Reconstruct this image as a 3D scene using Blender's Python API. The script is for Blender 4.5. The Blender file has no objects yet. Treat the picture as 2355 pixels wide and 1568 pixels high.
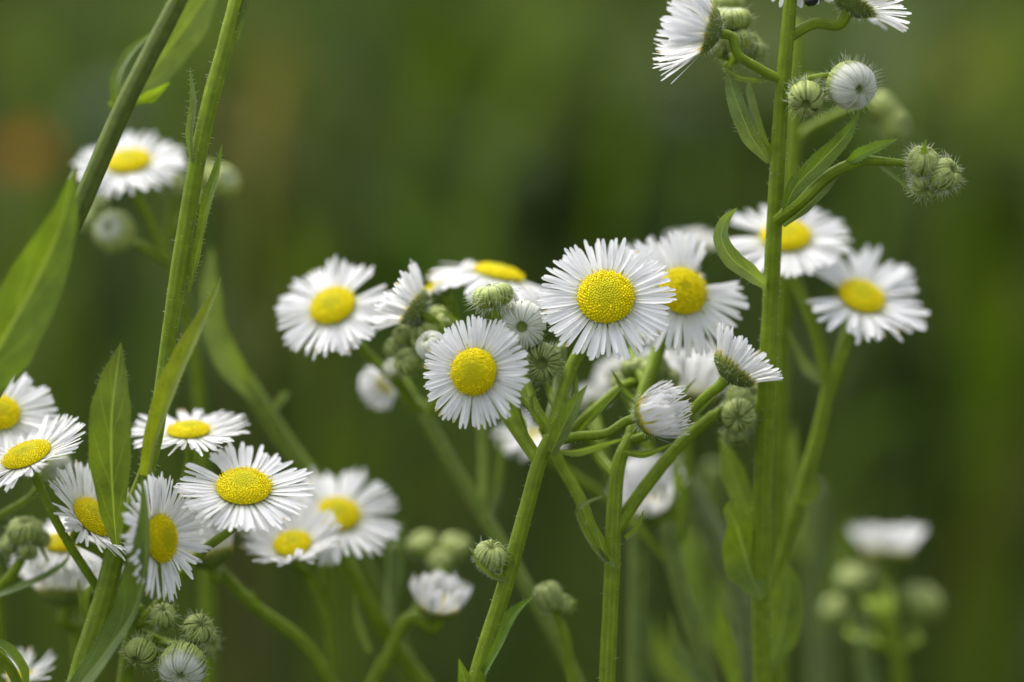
import bpy, math, random
from mathutils import Vector, Matrix, noise
R_ = math.radians
PI = math.pi
scn = bpy.context.scene
COL = scn.collection

# ------------------------------------------------------------------ camera
FOCUS = 0.45          # metres from lens to the plane of sharp focus
FIELD = 0.123         # width of the field at that distance (macro lens)
PITCH = R_(11.0)
CAM = Vector((0.0, -0.45, 0.82))
VIEW = Vector((0, math.cos(PITCH), -math.sin(PITCH)))
RIGHT = Vector((1, 0, 0))
UP = RIGHT.cross(VIEW)
cd = bpy.data.cameras.new('camera')
cam = bpy.data.objects.new('camera', cd)
COL.objects.link(cam)
cam.location = CAM
cam.rotation_euler = (PI / 2 - PITCH, 0, 0)
cd.sensor_width = 36
cd.lens = 36 * FOCUS / FIELD
cd.clip_start = 0.01
cd.clip_end = 1000
cd.dof.use_dof = True
cd.dof.focus_distance = FOCUS
cd.dof.aperture_fstop = cd.lens / 25.0
cd.dof.aperture_blades = 0
scn.camera = cam

# ------------------------------------------------------------------ light
w = bpy.data.worlds.new('World')
scn.world = w
w.use_nodes = True
nt = w.node_tree
bg = nt.nodes['Background']
sky = nt.nodes.new('ShaderNodeTexSky')
sky.sky_type = 'NISHITA'
sky.sun_disc = False
SUN_EL, SUN_AZ = R_(62), R_(-40)      # azimuth from +Y (away from the camera) towards +X
sky.sun_elevation = SUN_EL
sky.sun_rotation = SUN_AZ
sky.air_density = 0.6
sky.dust_density = 4.0
sky.ozone_density = 0.6
hs = nt.nodes.new('ShaderNodeHueSaturation')   # thin white cloud takes the blue out of the sky
hs.inputs['Saturation'].default_value = 0.35
nt.links.new(sky.outputs[0], hs.inputs['Color'])
nt.links.new(hs.outputs[0], bg.inputs[0])
bg.inputs[1].default_value = 0.15
sl = bpy.data.lights.new('sun', 'SUN')
sl.energy = 1.25
sl.angle = R_(48)
sl.color = (1.0, 0.965, 0.91)
so = bpy.data.objects.new('sun', sl)
COL.objects.link(so)
sd = Vector((math.sin(SUN_AZ) * math.cos(SUN_EL), math.cos(SUN_AZ) * math.cos(SUN_EL), math.sin(SUN_EL)))
so.rotation_euler = sd.to_track_quat('Z', 'Y').to_euler()
so.location = sd * 5
vs = scn.view_settings
vs.view_transform = 'Standard'
vs.look = 'None'
vs.gamma = 1
vs.exposure = 1.35
scn.cycles.use_denoising = True
scn.cycles.max_bounces = 8
scn.cycles.transmission_bounces = 6
scn.cycles.sample_clamp_indirect = 6

# ------------------------------------------------------------------ helpers
# the scene is laid out in millimetre depth from the focal plane (d) and in
# units of 1/2354 of the field width (x right, y down from the top left)
def P(x, y, d=0.0):
    t = FOCUS + d / 1000
    k = FIELD / 2354 * t / FOCUS
    return CAM + VIEW * t + RIGHT * ((x - 1177) * k) + UP * ((784 - y) * k)

def U(d=0.0):
    return FIELD / 2354 * (FOCUS + d / 1000) / FOCUS

def D(n):
    return (RIGHT * n[0] + UP * n[1] - VIEW * n[2]).normalized()

class MB:
    def __init__(s):
        s.v, s.f, s.c, s.m, s.uv = [], [], [], [], []
        s.hasuv = False
    def vert(s, p, c=(1, 1, 1), uv=(0, 0)):
        s.v.append((p[0], p[1], p[2])); s.c.append(c); s.uv.append(uv)
        return len(s.v) - 1
    def face(s, idx, m=0):
        s.f.append(idx); s.m.append(m)
    def build(s, name, mats, parent=None, origin=None):
        me = bpy.data.meshes.new(name)
        o3 = Vector((0, 0, 0)) if origin is None else origin
        me.from_pydata([(a[0] - o3[0], a[1] - o3[1], a[2] - o3[2]) for a in s.v], [], s.f)
        for m in (mats if isinstance(mats, (list, tuple)) else [mats]):
            me.materials.append(m)
        me.polygons.foreach_set('material_index', s.m)
        me.polygons.foreach_set('use_smooth', [True] * len(s.f))
        at = me.attributes.new('Col', 'FLOAT_COLOR', 'POINT')
        at.data.foreach_set('color', [x for c in s.c for x in (c[0], c[1], c[2], 1.0)])
        if s.hasuv:
            ul = me.uv_layers.new(name='UVMap')
            li = [0] * len(me.loops)
            me.loops.foreach_get('vertex_index', li)
            ul.data.foreach_set('uv', [x for i in li for x in s.uv[i]])
        me.update()
        o = bpy.data.objects.new(name, me)
        COL.objects.link(o)
        o.location = o3
        if parent is not None:
            o.parent = parent
            o.matrix_parent_inverse = parent.matrix_world.inverted() if False else Matrix.Translation(-wloc(parent))
        return o

WL = {}
def wloc(o):
    return WL.get(o.name, Vector(o.location))

def empty(name, loc, parent=None):
    o = bpy.data.objects.new(name, None)
    COL.objects.link(o)
    o.empty_display_size = 0.01
    o.location = loc
    WL[o.name] = Vector(loc)
    if parent is not None:
        o.parent = parent
        o.matrix_parent_inverse = Matrix.Translation(-wloc(parent))
    return o

def tag(o, label, cat, group=None, kind=None):
    if label: o['label'] = label
    if cat: o['category'] = cat
    if group: o['group'] = group
    if kind: o['kind'] = kind

def lerp(a, b, t):
    return a + (b - a) * t

def mixc(a, b, t):
    return tuple(a[i] + (b[i] - a[i]) * t for i in range(3))

def frame(n):
    n = n.normalized()
    a = Vector((0, 0, 1)) if abs(n.z) < 0.9 else Vector((1, 0, 0))
    x = a.cross(n).normalized()
    return x, n.cross(x), n

def spline(pts, per=8, extra=None):
    """Catmull-Rom through pts; extra: list of per-point tuples interpolated alongside."""
    n = len(pts)
    out, ex = [], []
    dt = [max(1e-6, (pts[i + 1] - pts[i]).length ** 0.8) for i in range(n - 1)]
    tg = []
    for i in range(n):
        if i == 0: tg.append((pts[1] - pts[0]) / dt[0])
        elif i == n - 1: tg.append((pts[-1] - pts[-2]) / dt[-1])
        else:
            a, b = dt[i - 1], dt[i]
            tg.append((pts[i] - pts[i - 1]) * (b / (a * (a + b))) + (pts[i + 1] - pts[i]) * (a / (b * (a + b))))
    for i in range(n - 1):
        p1, p2, h = pts[i], pts[i + 1], dt[i]
        for k in range(per + (1 if i == n - 2 else 0)):
            t = k / per
            t2, t3 = t * t, t ** 3
            out.append(p1 * (2 * t3 - 3 * t2 + 1) + tg[i] * (h * (t3 - 2 * t2 + t)) + p2 * (3 * t2 - 2 * t3) + tg[i + 1] * (h * (t3 - t2)))
            if extra:
                s = t * t * (3 - 2 * t) if False else t
                ex.append(tuple(lerp(a, b, s) for a, b in zip(extra[i], extra[i + 1])))
    return (out, ex) if extra else out

# ------------------------------------------------------------------ materials
def new_mat(name):
    m = bpy.data.materials.new(name)
    m.use_nodes = True
    t = m.node_tree
    p = t.nodes['Principled BSDF']
    return m, t, p, t.nodes['Material Output']

def pigment(name, rough=0.6, trans=0.0, spec=0.3, nscale=400, namt=0.25, bump=0.0, bscale=2500, tint=(1, 1, 1), sheen=0.0):
    """Colour attribute x mottling, with optional light coming through thin tissue."""
    m, t, p, out = new_mat(name)
    at = t.nodes.new('ShaderNodeAttribute'); at.attribute_name = 'Col'
    tc = t.nodes.new('ShaderNodeTexCoord')
    nz = t.nodes.new('ShaderNodeTexNoise')
    nz.inputs['Scale'].default_value = nscale
    nz.inputs['Detail'].default_value = 4
    t.links.new(tc.outputs['Object'], nz.inputs['Vector'])
    mr = t.nodes.new('ShaderNodeMapRange')
    mr.inputs[1].default_value = 0.3; mr.inputs[2].default_value = 0.7
    mr.inputs[3].default_value = 1 - namt; mr.inputs[4].default_value = 1 + namt
    t.links.new(nz.outputs[0], mr.inputs[0])
    mx = t.nodes.new('ShaderNodeMix'); mx.data_type = 'RGBA'; mx.blend_type = 'MULTIPLY'
    mx.inputs[0].default_value = 1
    t.links.new(at.outputs['Color'], mx.inputs[6])
    t.links.new(mr.outputs[0], mx.inputs[7])
    t.links.new(mx.outputs[2], p.inputs['Base Color'])
    p.inputs['Roughness'].default_value = rough
    p.inputs['Specular IOR Level'].default_value = spec
    if sheen:
        p.inputs['Sheen Weight'].default_value = sheen
    if bump:
        n2 = t.nodes.new('ShaderNodeTexNoise'); n2.inputs['Scale'].default_value = bscale
        t.links.new(tc.outputs['Object'], n2.inputs['Vector'])
        b = t.nodes.new('ShaderNodeBump'); b.inputs['Strength'].default_value = bump
        b.inputs['Distance'].default_value = 0.0001
        t.links.new(n2.outputs[0], b.inputs['Height'])
        t.links.new(b.outputs[0], p.inputs['Normal'])
    if trans:
        tr = t.nodes.new('ShaderNodeBsdfTranslucent')
        m2 = t.nodes.new('ShaderNodeMix'); m2.data_type = 'RGBA'; m2.blend_type = 'MULTIPLY'
        m2.inputs[0].default_value = 1
        m2.inputs[7].default_value = (*tint, 1)
        t.links.new(mx.outputs[2], m2.inputs[6])
        t.links.new(m2.outputs[2], tr.inputs[0])
        ms = t.nodes.new('ShaderNodeMixShader'); ms.inputs[0].default_value = trans
        t.links.new(p.outputs[0], ms.inputs[1]); t.links.new(tr.outputs[0], ms.inputs[2])
        t.links.new(ms.outputs[0], out.inputs[0])
    return m

M_PETAL = pigment('white_petal', 0.55, 0.45, 0.25, 900, 0.03, tint=(1, 1, 1))
M_DISC = pigment('yellow_floret', 0.6, 0.12, 0.12, 2500, 0.08)
M_STEM = pigment('ridged_stem', 0.55, 0.15, 0.2, 700, 0.18, bump=0.25, bscale=6000, tint=(1.3, 1.3, 0.5))
M_GREEN = pigment('green_bract', 0.55, 0.12, 0.3, 1200, 0.15, tint=(1.2, 1.2, 0.5))
M_HAIR = pigment('pale_hair', 0.5, 0.4, 0.3, 100, 0.0)
M_GRASS = pigment('meadow_blade', 0.6, 0.3, 0.25, 60, 0.3, tint=(1.3, 1.4, 0.5))
M_BLACK = pigment('black_shell', 0.3, 0.0, 0.5, 2000, 0.2)

def leaf_mat():
    m, t, p, out = new_mat('veined_leaf')
    at = t.nodes.new('ShaderNodeAttribute'); at.attribute_name = 'Col'
    uv = t.nodes.new('ShaderNodeUVMap'); uv.uv_map = 'UVMap'
    sp = t.nodes.new('ShaderNodeSeparateXYZ'); t.links.new(uv.outputs[0], sp.inputs[0])
    def math_(op, a, b=None, c=None):
        n = t.nodes.new('ShaderNodeMath'); n.operation = op
        for i, x in enumerate((a, b, c)):
            if x is None: continue
            if isinstance(x, (int, float)): n.inputs[i].default_value = x
            else: t.links.new(x, n.inputs[i])
        return n.outputs[0]
    def mrange(x, a, b, c, d):
        n = t.nodes.new('ShaderNodeMapRange')
        n.inputs[1].default_value = a; n.inputs[2].default_value = b
        n.inputs[3].default_value = c; n.inputs[4].default_value = d
        t.links.new(x, n.inputs[0]); return n.outputs[0]
    tc = t.nodes.new('ShaderNodeTexCoord')
    n1 = t.nodes.new('ShaderNodeTexNoise'); n1.inputs['Scale'].default_value = 260; n1.inputs['Detail'].default_value = 5
    t.links.new(tc.outputs['Object'], n1.inputs['Vector'])
    n2 = t.nodes.new('ShaderNodeTexNoise'); n2.inputs['Scale'].default_value = 3500; n2.inputs['Detail'].default_value = 2
    t.links.new(tc.outputs['Object'], n2.inputs['Vector'])
    au = math_('ABSOLUTE', math_('SUBTRACT', sp.outputs[0], 0.5))
    mid = mrange(au, 0.012, 0.045, 1.0, 0.0)
    ph = math_('ADD', math_('MULTIPLY', sp.outputs[1], 5.0), math_('MULTIPLY', au, -3.2))
    ph = math_('ADD', ph, math_('MULTIPLY', n1.outputs[0], 0.35))
    fr = math_('ABSOLUTE', math_('SUBTRACT', math_('FRACT', ph), 0.5))
    vein = math_('MULTIPLY', mrange(fr, 0.0, 0.06, 0.55, 0.0), mrange(au, 0.3, 0.45, 1.0, 0.1))
    vv = math_('MAXIMUM', mid, vein)
    mot = mrange(math_('ADD', math_('MULTIPLY', n1.outputs[0], 0.7), math_('MULTIPLY', n2.outputs[0], 0.3)), 0.35, 0.65, 0.72, 1.3)
    mx = t.nodes.new('ShaderNodeMix'); mx.data_type = 'RGBA'; mx.blend_type = 'MULTIPLY'; mx.inputs[0].default_value = 1
    t.links.new(at.outputs['Color'], mx.inputs[6]); t.links.new(mot, mx.inputs[7])
    m3 = t.nodes.new('ShaderNodeMix'); m3.data_type = 'RGBA'
    t.links.new(math_('MULTIPLY', vv, 0.7), m3.inputs[0])
    t.links.new(mx.outputs[2], m3.inputs[6]); m3.inputs[7].default_value = (0.26, 0.36, 0.10, 1)
    t.links.new(m3.outputs[2], p.inputs['Base Color'])
    p.inputs['Roughness'].default_value = 0.5
    p.inputs['Specular IOR Level'].default_value = 0.3
    p.inputs['Sheen Weight'].default_value = 0.25
    p.inputs['Sheen Roughness'].default_value = 0.6
    b = t.nodes.new('ShaderNodeBump'); b.inputs['Strength'].default_value = 0.35; b.inputs['Distance'].default_value = 0.0002
    t.links.new(math_('ADD', math_('MULTIPLY', vv, -0.8), n2.outputs[0]), b.inputs['Height'])
    t.links.new(b.outputs[0], p.inputs['Normal'])
    tr = t.nodes.new('ShaderNodeBsdfTranslucent')
    m2 = t.nodes.new('ShaderNodeMix'); m2.data_type = 'RGBA'; m2.blend_type = 'MULTIPLY'; m2.inputs[0].default_value = 1
    m2.inputs[7].default_value = (1.65, 1.5, 0.22, 1)
    t.links.new(m3.outputs[2], m2.inputs[6]); t.links.new(m2.outputs[2], tr.inputs[0])
    ms = t.nodes.new('ShaderNodeMixShader'); ms.inputs[0].default_value = 0.42
    t.links.new(p.outputs[0], ms.inputs[1]); t.links.new(tr.outputs[0], ms.inputs[2])
    t.links.new(ms.outputs[0], out.inputs[0])
    return m
M_LEAF = leaf_mat()

def soil_mat():
    m, t, p, out = new_mat('dark_soil')
    tc = t.nodes.new('ShaderNodeTexCoord')
    n = t.nodes.new('ShaderNodeTexNoise'); n.inputs['Scale'].default_value = 3; n.inputs['Detail'].default_value = 8
    t.links.new(tc.outputs['Object'], n.inputs['Vector'])
    r = t.nodes.new('ShaderNodeValToRGB')
    r.color_ramp.elements[0].position = 0.35; r.color_ramp.elements[0].color = (0.018, 0.022, 0.008, 1)
    r.color_ramp.elements[1].position = 0.65; r.color_ramp.elements[1].color = (0.04, 0.055, 0.014, 1)
    t.links.new(n.outputs[0], r.inputs[0]); t.links.new(r.outputs[0], p.inputs['Base Color'])
    p.inputs['Roughness'].default_value = 0.95
    return m
M_SOIL = soil_mat()

# pigments (linear)
C_STEM = (0.155, 0.232, 0.008)
C_RIDGE = (0.245, 0.325, 0.03)
C_PALE = (0.30, 0.36, 0.14)
C_LEAF = (0.095, 0.160, 0.012)
C_LEAFD = (0.074, 0.130, 0.016)
C_LEAFG = (0.105, 0.170, 0.050)
C_WHITE = (0.84, 0.84, 0.85)
C_HAIR = (0.70, 0.74, 0.56)

# ------------------------------------------------------------------ plant builders
def hair(mb, p, d, L, r, rng, col=C_HAIR, m=1, curl=0.35):
    x, y, n = frame(d)
    bend = (x * rng.uniform(-1, 1) + y * rng.uniform(-1, 1)) * curl
    p1 = p + d * (L * 0.5) + bend * (L * 0.16)
    p2 = p + d * L * 0.95 + bend * (L * 0.6)
    a = []
    for q, rr in ((p, r), (p1, r * 0.75)):
        a.append([mb.vert(q + (x * math.cos(k * 2.094) + y * math.sin(k * 2.094)) * rr, col) for k in range(3)])
    tip = mb.vert(p2, col)
    for k in range(3):
        l = (k + 1) % 3
        mb.face((a[0][k], a[0][l], a[1][l], a[1][k]), m)
        mb.face((a[1][k], a[1][l], tip), m)

def tube(mb, pts, rads, rng, ridges=9, sides=27, hairs=0, hl=9, u=1.0, col=C_STEM, ridge=C_RIDGE, amp=0.045, hmax=None):
    """pts: sampled points, rads: radius at each. hairs per mm of length."""
    n = len(pts)
    t0 = (pts[1] - pts[0]).normalized()
    x, y, _ = frame(t0)
    rings = []
    ph = rng.uniform(0, 6)
    info = []
    for i in range(n):
        t = (pts[min(i + 1, n - 1)] - pts[max(i - 1, 0)]).normalized()
        x = (x - t * x.dot(t)).normalized()
        y = t.cross(x)
        ring = []
        for k in range(sides):
            a = 2 * PI * k / sides
            c = 0.5 + 0.5 * math.cos(a * ridges + ph)
            wob = 1 + 0.04 * noise.noise(pts[i] * 900 + Vector((a * 3, 0, 0))) + 0.05 * noise.noise(pts[i] * 160)
            r = rads[i] * (1 - amp + amp * 2 * c * c) * wob
            ring.append(mb.vert(pts[i] + (x * math.cos(a) + y * math.sin(a)) * r, mixc(col, ridge, c ** 3 * (0.55 + 0.5 * noise.noise(pts[i] * 300 + Vector((a * 2, 3, 0)))))))
        rings.append(ring)
        info.append((pts[i], t, x.copy(), y.copy(), rads[i]))
    for i in range(n - 1):
        for k in range(sides):
            l = (k + 1) % sides
            mb.face((rings[i][k], rings[i][l], rings[i + 1][l], rings[i + 1][k]), 0)
    for e, sg in ((0, -1), (n - 1, 1)):          # rounded ends
        c, t, xx, yy, r = info[e]
        pr = rings[e]
        for q, k_ in ((0.45, 0.85), (0.8, 0.5), (0.95, 0.15)):
            row = []
            for k in range(sides):
                a = 2 * PI * k / sides
                row.append(mb.vert(c + t * (sg * q * r) + (xx * math.cos(a) + yy * math.sin(a)) * r * k_, col))
            for k in range(sides):
                l = (k + 1) % sides
                mb.face((pr[k], pr[l], row[l], row[k]) if sg > 0 else (pr[l], pr[k], row[k], row[l]), 0)
            pr = row
        mb.face(tuple(pr) if sg > 0 else tuple(reversed(pr)), 0)
    if hairs:
        for i in range(n - 1):
            L = (pts[i + 1] - pts[i]).length * 1000
            k = hairs * L
            k = int(k) + (1 if rng.random() < k - int(k) else 0)
            if hmax is not None and pts[i].z < hmax: continue
            for _ in range(k):
                f = rng.random(); a = rng.uniform(0, 2 * PI)
                c, t, xx, yy, r = info[i]
                c = c.lerp(pts[i + 1], f)
                o = xx * math.cos(a) + yy * math.sin(a)
                dr = (o + t * rng.uniform(-0.5, 0.3)).normalized()
                hair(mb, c + o * r * 0.97, dr, u * hl * rng.uniform(0.5, 1.4), 0.000024, rng)

class Plant:
    def __init__(s, name, base, label, seed, cat='wildflower', group='fleabane plants'):
        s.root = empty(name, base)
        tag(s.root, label, cat, group)
        s.base = base
        s.rng = random.Random(seed)
        s.tubes = []
    def stem(s, pts, r, name='stem', hairs=0.0, ground=False, per=8, col=C_STEM, ridge=C_RIDGE, ridges=9, label=None, hl=9, sides=27):
        """pts: (x,y,d) from top/outer end to foot; r: radius in layout units per point or (first,last)."""
        w3 = [P(*p) for p in pts]
        n = len(w3)
        rr = [lerp(r[0], r[1], i / max(1, n - 1)) * U(pts[i][2]) for i in range(n)] if len(r) == 2 else [r[i] * U(pts[i][2]) for i in range(n)]
        if ground:
            b = s.base
            last = w3[-1]
            w3 += [last.lerp(b, 0.3) + (last - w3[-2]) * 0.15, last.lerp(b, 0.7), b + Vector((0, 0, -0.01))]
            rr += [rr[-1] * 1.05, rr[-1] * 1.15, rr[-1] * 1.25]
        if name == 'branch' and not ground:
            w3[-1], rr[-1] = s.snap(w3[-1], rr[-1])
        sp, ex = spline(w3, per, [(q,) for q in rr])
        s.keep(sp, [e[0] for e in ex])
        mb = MB()
        tube(mb, sp, [e[0] for e in ex], s.rng, ridges, sides, hairs, hl, U(pts[0][2]), col, ridge, hmax=P(0, 1640, 0).z)
        o = mb.build(name, [M_STEM, M_HAIR], s.root)
        if label: o['label'] = label
        return o
    def snap(s, q, r, lim=0.0035):
        """nearest point on the axis of a stem already built, and a radius that fits inside it"""
        best = None
        for pt, rad in s.tubes:
            d_ = (pt - q).length
            if best is None or d_ < best[0]: best = (d_, pt, rad)
        if best and best[0] < lim: return best[1].copy(), min(r, best[2] * 0.92)
        return q, r
    def keep(s, sp, rr):
        for i in range(len(sp) - 1):
            for k in range(3):
                s.tubes.append((sp[i].lerp(sp[i + 1], k / 3), rr[i]))
    def leaf(s, pts, face, fold=18, col=C_LEAF, hairs=0, name='leaf', label=None, wav=0.06, curl=0.0):
        """pts: (x,y,d,wl,wr) from base to tip; half widths left/right of the midrib (layout units)."""
        rng = s.rng
        w3 = [P(*p[:3]) for p in pts]
        ex = [(p[3] * U(p[2]), p[4] * U(p[2])) for p in pts]
        sp, ee = spline(w3, 8, ex)
        n = len(sp)
        mb = MB(); mb.hasuv = True
        NA = 6
        ss = rng.uniform(0, 50)
        if not isinstance(face[0], (tuple, list)): face = [face, face]
        f0, f1 = D(face[0]), D(face[1])
        rows = []
        for i in range(n):
            v = i / (n - 1)
            t = (sp[min(i + 1, n - 1)] - sp[max(i - 1, 0)]).normalized()
            fn = f0.lerp(f1, v)
            side = t.cross(fn).normalized()      # right of the midrib seen from the facing side
            nn = side.cross(t).normalized()
            row = []
            for k in range(-NA, NA + 1):
                a = k / NA
                wv = ee[i][1] if a > 0 else ee[i][0]
                wv *= 1 + 0.05 * noise.noise(Vector((v * 9, ss + (7 if a > 0 else 0), 0)))
                if abs(k) == NA: wv *= 1 + 0.02 * noise.noise(Vector((v * 40, ss, 1)))
                fo = R_(fold) * (1 - curl * abs(a))
                off = side * (a * wv * math.cos(fo)) + nn * (abs(a) * wv * math.sin(fo))
                off += nn * (wav * abs(a) * wv * noise.noise(Vector((v * 4.5, ss + (3 if a > 0 else 0), 2))) * 3)
                cc = mixc(col, (col[0] * 1.25, col[1] * 1.15, col[2]), 0.5 + 0.5 * noise.noise(Vector((v * 3, a * 1.5, ss))))
                row.append(mb.vert(sp[i] + off, cc, (0.5 + 0.5 * a, v)))
            rows.append(row)
            if hairs:
                for sgn, idx in ((-1, 0), (1, -1)):
                    if rng.random() < hairs * 0.6 and 0.03 < v < 0.97:
                        pv = Vector(mb.v[row[idx]])
                        dr = (side * sgn + t * rng.uniform(0.1, 0.9) + nn * rng.uniform(-0.3, 0.3)).normalized()
                        hair(mb, pv, dr, U() * rng.uniform(4, 14), 0.000015, rng)
        for i in range(n - 1):
            for k in range(2 * NA):
                mb.face((rows[i][k], rows[i][k + 1], rows[i + 1][k + 1], rows[i + 1][k]), 0)
        # midrib on the back as a real ridge
        o = mb.build(name, [M_LEAF, M_HAIR], s.root)
        if label: o['label'] = label
        return o
    def flower(s, x, y, d, n, R, rd, N=78, lift=4, curl=-6, via=None, r=(10, 10), hairs=True, seed=0, gap=0.0, lod=0,
               dome=0.5, name='flower_head', label=None, wid=1.0, pcol=C_WHITE, bend=0.0, open_=0.45, jit=1.0):
        """Daisy head. centre of the disc plane at (x,y,d), facing n; petals reach R, disc radius rd."""
        rng = random.Random(seed * 77 + int(x) * 3 + int(y))
        u = U(d)
        C = P(x, y, d); X, Y, Nn = frame(D(n))
        rdm, Rm = rd * u, R * u
        N = int(N * 1.55)
        e = empty(name, C, s.root)
        if label: e['label'] = label
        # --- ray petals
        mb = MB()
        rings = ((0, .5), (.12, .66), (.35, .88), (.6, 1.0), (.82, 1.0), (.93, .84), (.98, .55), (1.0, .22))
        w0 = (2 * PI * (rdm * 0.45 + Rm * 0.55) / N) * 1.75 * wid
        w0 = min(w0, 11.5 * u * wid)
        gaps = [(rng.uniform(0, 2 * PI), rng.uniform(0.1, 0.3)) for _ in range(int(gap))]
        for i in range(N):
            a = 2 * PI * (i + rng.uniform(-0.45, 0.45) * jit) / N
            if any(abs((a - g + PI) % (2 * PI) - PI) < h for g, h in gaps): continue
            a += 0.16 * noise.noise(Vector((a * 1.9, seed * 1.7, y * 0.1))) * jit
            lay = i % 3 * 0.6
            clump = noise.noise(Vector((math.cos(a) * 2.2, math.sin(a) * 2.2, seed * 3.1 + x)))
            L = (Rm - rdm * 0.85) * rng.uniform(0.86, 1.04) * (1 + 0.08 * clump)
            flaw = rng.random()
            if flaw < 0.06: L *= rng.uniform(0.55, 0.8)
            el = R_(lift + clump * 9 * jit + rng.uniform(-5, 5) * jit - lay * 3)
            cu = R_(curl + rng.uniform(-12, 12) * jit + clump * 10)
            lat = rng.uniform(-0.10, 0.10) * jit + bend + 0.10 * noise.noise(Vector((a * 2.5, seed, x)))
            tw = rng.uniform(-0.45, 0.45)
            rad = X * math.cos(a) + Y * math.sin(a)
            tan = Y * math.cos(a) - X * math.sin(a)
            p = C + rad * rdm * 0.88 - Nn * rdm * (0.03 + 0.05 * lay)
            wp = w0 * rng.uniform(0.8, 1.12)
            prev = None; s0 = 0
            sh = rng.uniform(0.94, 1.0)
            for (sv, wf) in rings:
                ds = (sv - s0) * L; s0 = sv
                ang = el + cu * sv
                dirv = (rad * math.cos(ang) + Nn * math.sin(ang) + tan * lat * (0.3 + sv)).normalized()
                p = p + dirv * ds
                nr = (Nn * math.cos(ang) - rad * math.sin(ang))
                sd_ = (tan * math.cos(tw * sv) + nr * math.sin(tw * sv))
                up = dirv.cross(sd_).normalized()
                hw = wp * wf * 0.5
                base = mixc((0.62, 0.66, 0.30), pcol, min(1, sv / 0.16)) if sv < 0.16 else pcol
                base = tuple(c * sh for c in base)
                if 0.06 < flaw < 0.10 and sv > 0.9: base = (0.58, 0.50, 0.30)
                row = [mb.vert(p - sd_ * hw, base), mb.vert(p - sd_ * hw * 0.4 - up * hw * 0.30, base),
                       mb.vert(p + sd_ * hw * 0.4 - up * hw * 0.30, base), mb.vert(p + sd_ * hw, base)]
                if prev:
                    for q in range(3): mb.face((prev[q], prev[q + 1], row[q + 1], row[q]), 0)
                prev = row
        mb.build('petals', [M_PETAL], e)
        # --- disc of florets
        mb = MB()
        H = rdm * dome
        def surf(rr, a):
            q = rr / rdm
            z = H * math.sqrt(max(0, 1 - q * q * 0.97)) - H * 0.12
            pos = C + (X * math.cos(a) + Y * math.sin(a)) * rr + Nn * z
            nn = (Nn * (1.0 - q * 0.35) + (X * math.cos(a) + Y * math.sin(a)) * (q ** 2 * 1.1)).normalized()
            return pos, nn
        rings_ = []
        for k in range(9):
            q = 0.985 * math.sin(k / 8 * PI / 2)
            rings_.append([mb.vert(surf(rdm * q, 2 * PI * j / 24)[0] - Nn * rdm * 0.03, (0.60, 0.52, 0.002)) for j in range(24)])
        for k in range(8):
            for j in range(24):
                l = (j + 1) % 24
                mb.face((rings_[k][j], rings_[k + 1][j], rings_[k + 1][l], rings_[k][l]), 0)
        NF = 420 if lod == 0 else 150
        fr = 1.02 * rdm / math.sqrt(NF)
        for i in range(NF):
            q = math.sqrt((i + 0.5) / NF)
            a = i * 2.399963
            pos, nn = surf(min(rdm * 0.99, rdm * q + rng.gauss(0, 0.13) * fr), a + rng.gauss(0, 0.13) * fr / max(fr, rdm * q))
            opened = q > 1 - open_ + rng.uniform(-0.12, 0.12)
            rim = q > 0.93
            fx, fy, fz = frame(nn)
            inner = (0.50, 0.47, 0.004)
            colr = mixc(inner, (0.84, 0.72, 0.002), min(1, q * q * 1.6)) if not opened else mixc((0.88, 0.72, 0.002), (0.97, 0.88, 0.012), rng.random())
            h = fr * (0.38 if not opened else rng.uniform(0.7, 1.5))
            if rim: h = fr * rng.uniform(1.2, 3.6); colr = mixc((0.86, 0.70, 0.004), (0.94, 0.82, 0.01), rng.random())
            rb = fr * (0.98 if not opened else 0.75)
            if rim: rb = fr * 0.5
            prof = ((0.0, 1.0), (0.55, 0.95), (0.9, 0.55), (1.0, 0.0)) if not opened else ((0, .75), (.6, .7), (.85, 1.05), (1.05, .35))
            dr = (nn + (fx * rng.uniform(-1, 1) + fy * rng.uniform(-1, 1)) * (0.1 if not opened else 0.28)).normalized()
            if rim: dr = (nn * 0.8 + Nn * 0.5 + dr * 0.3).normalized()
            pr = None; S = 5
            rb *= rng.uniform(0.82, 1.15); h *= rng.uniform(0.7, 1.2)
            for hz, hr in prof:
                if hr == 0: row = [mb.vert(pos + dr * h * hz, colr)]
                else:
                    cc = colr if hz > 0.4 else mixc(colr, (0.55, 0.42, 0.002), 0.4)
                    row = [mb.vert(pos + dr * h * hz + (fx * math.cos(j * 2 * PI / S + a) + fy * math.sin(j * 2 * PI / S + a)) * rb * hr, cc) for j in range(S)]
                if pr:
                    for j in range(S):
                        l = (j + 1) % S
                        if len(row) == 1: mb.face((pr[j], pr[l], row[0]), 0)
                        else: mb.face((pr[j], pr[l], row[l], row[j]), 0)
                pr = row
            if len(pr) > 1: mb.face(tuple(pr), 0)
            if opened and rng.random() < 0.5 and lod == 0:
                hair(mb, pos + dr * h * 0.8, dr, fr * rng.uniform(0.5, 1.3), fr * 0.16, rng, (0.95, 0.75, 0.03), 0, 0.2)
        mb.build('disc', [M_DISC], e)
        # --- involucre
        att = s.cup(e, C, X, Y, Nn, rdm, rng, hairs and lod == 0, u, lift)
        if via: s.branch(via, att, Nn, r, u, rdm, hairs and lod == 0)
        return e
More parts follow.
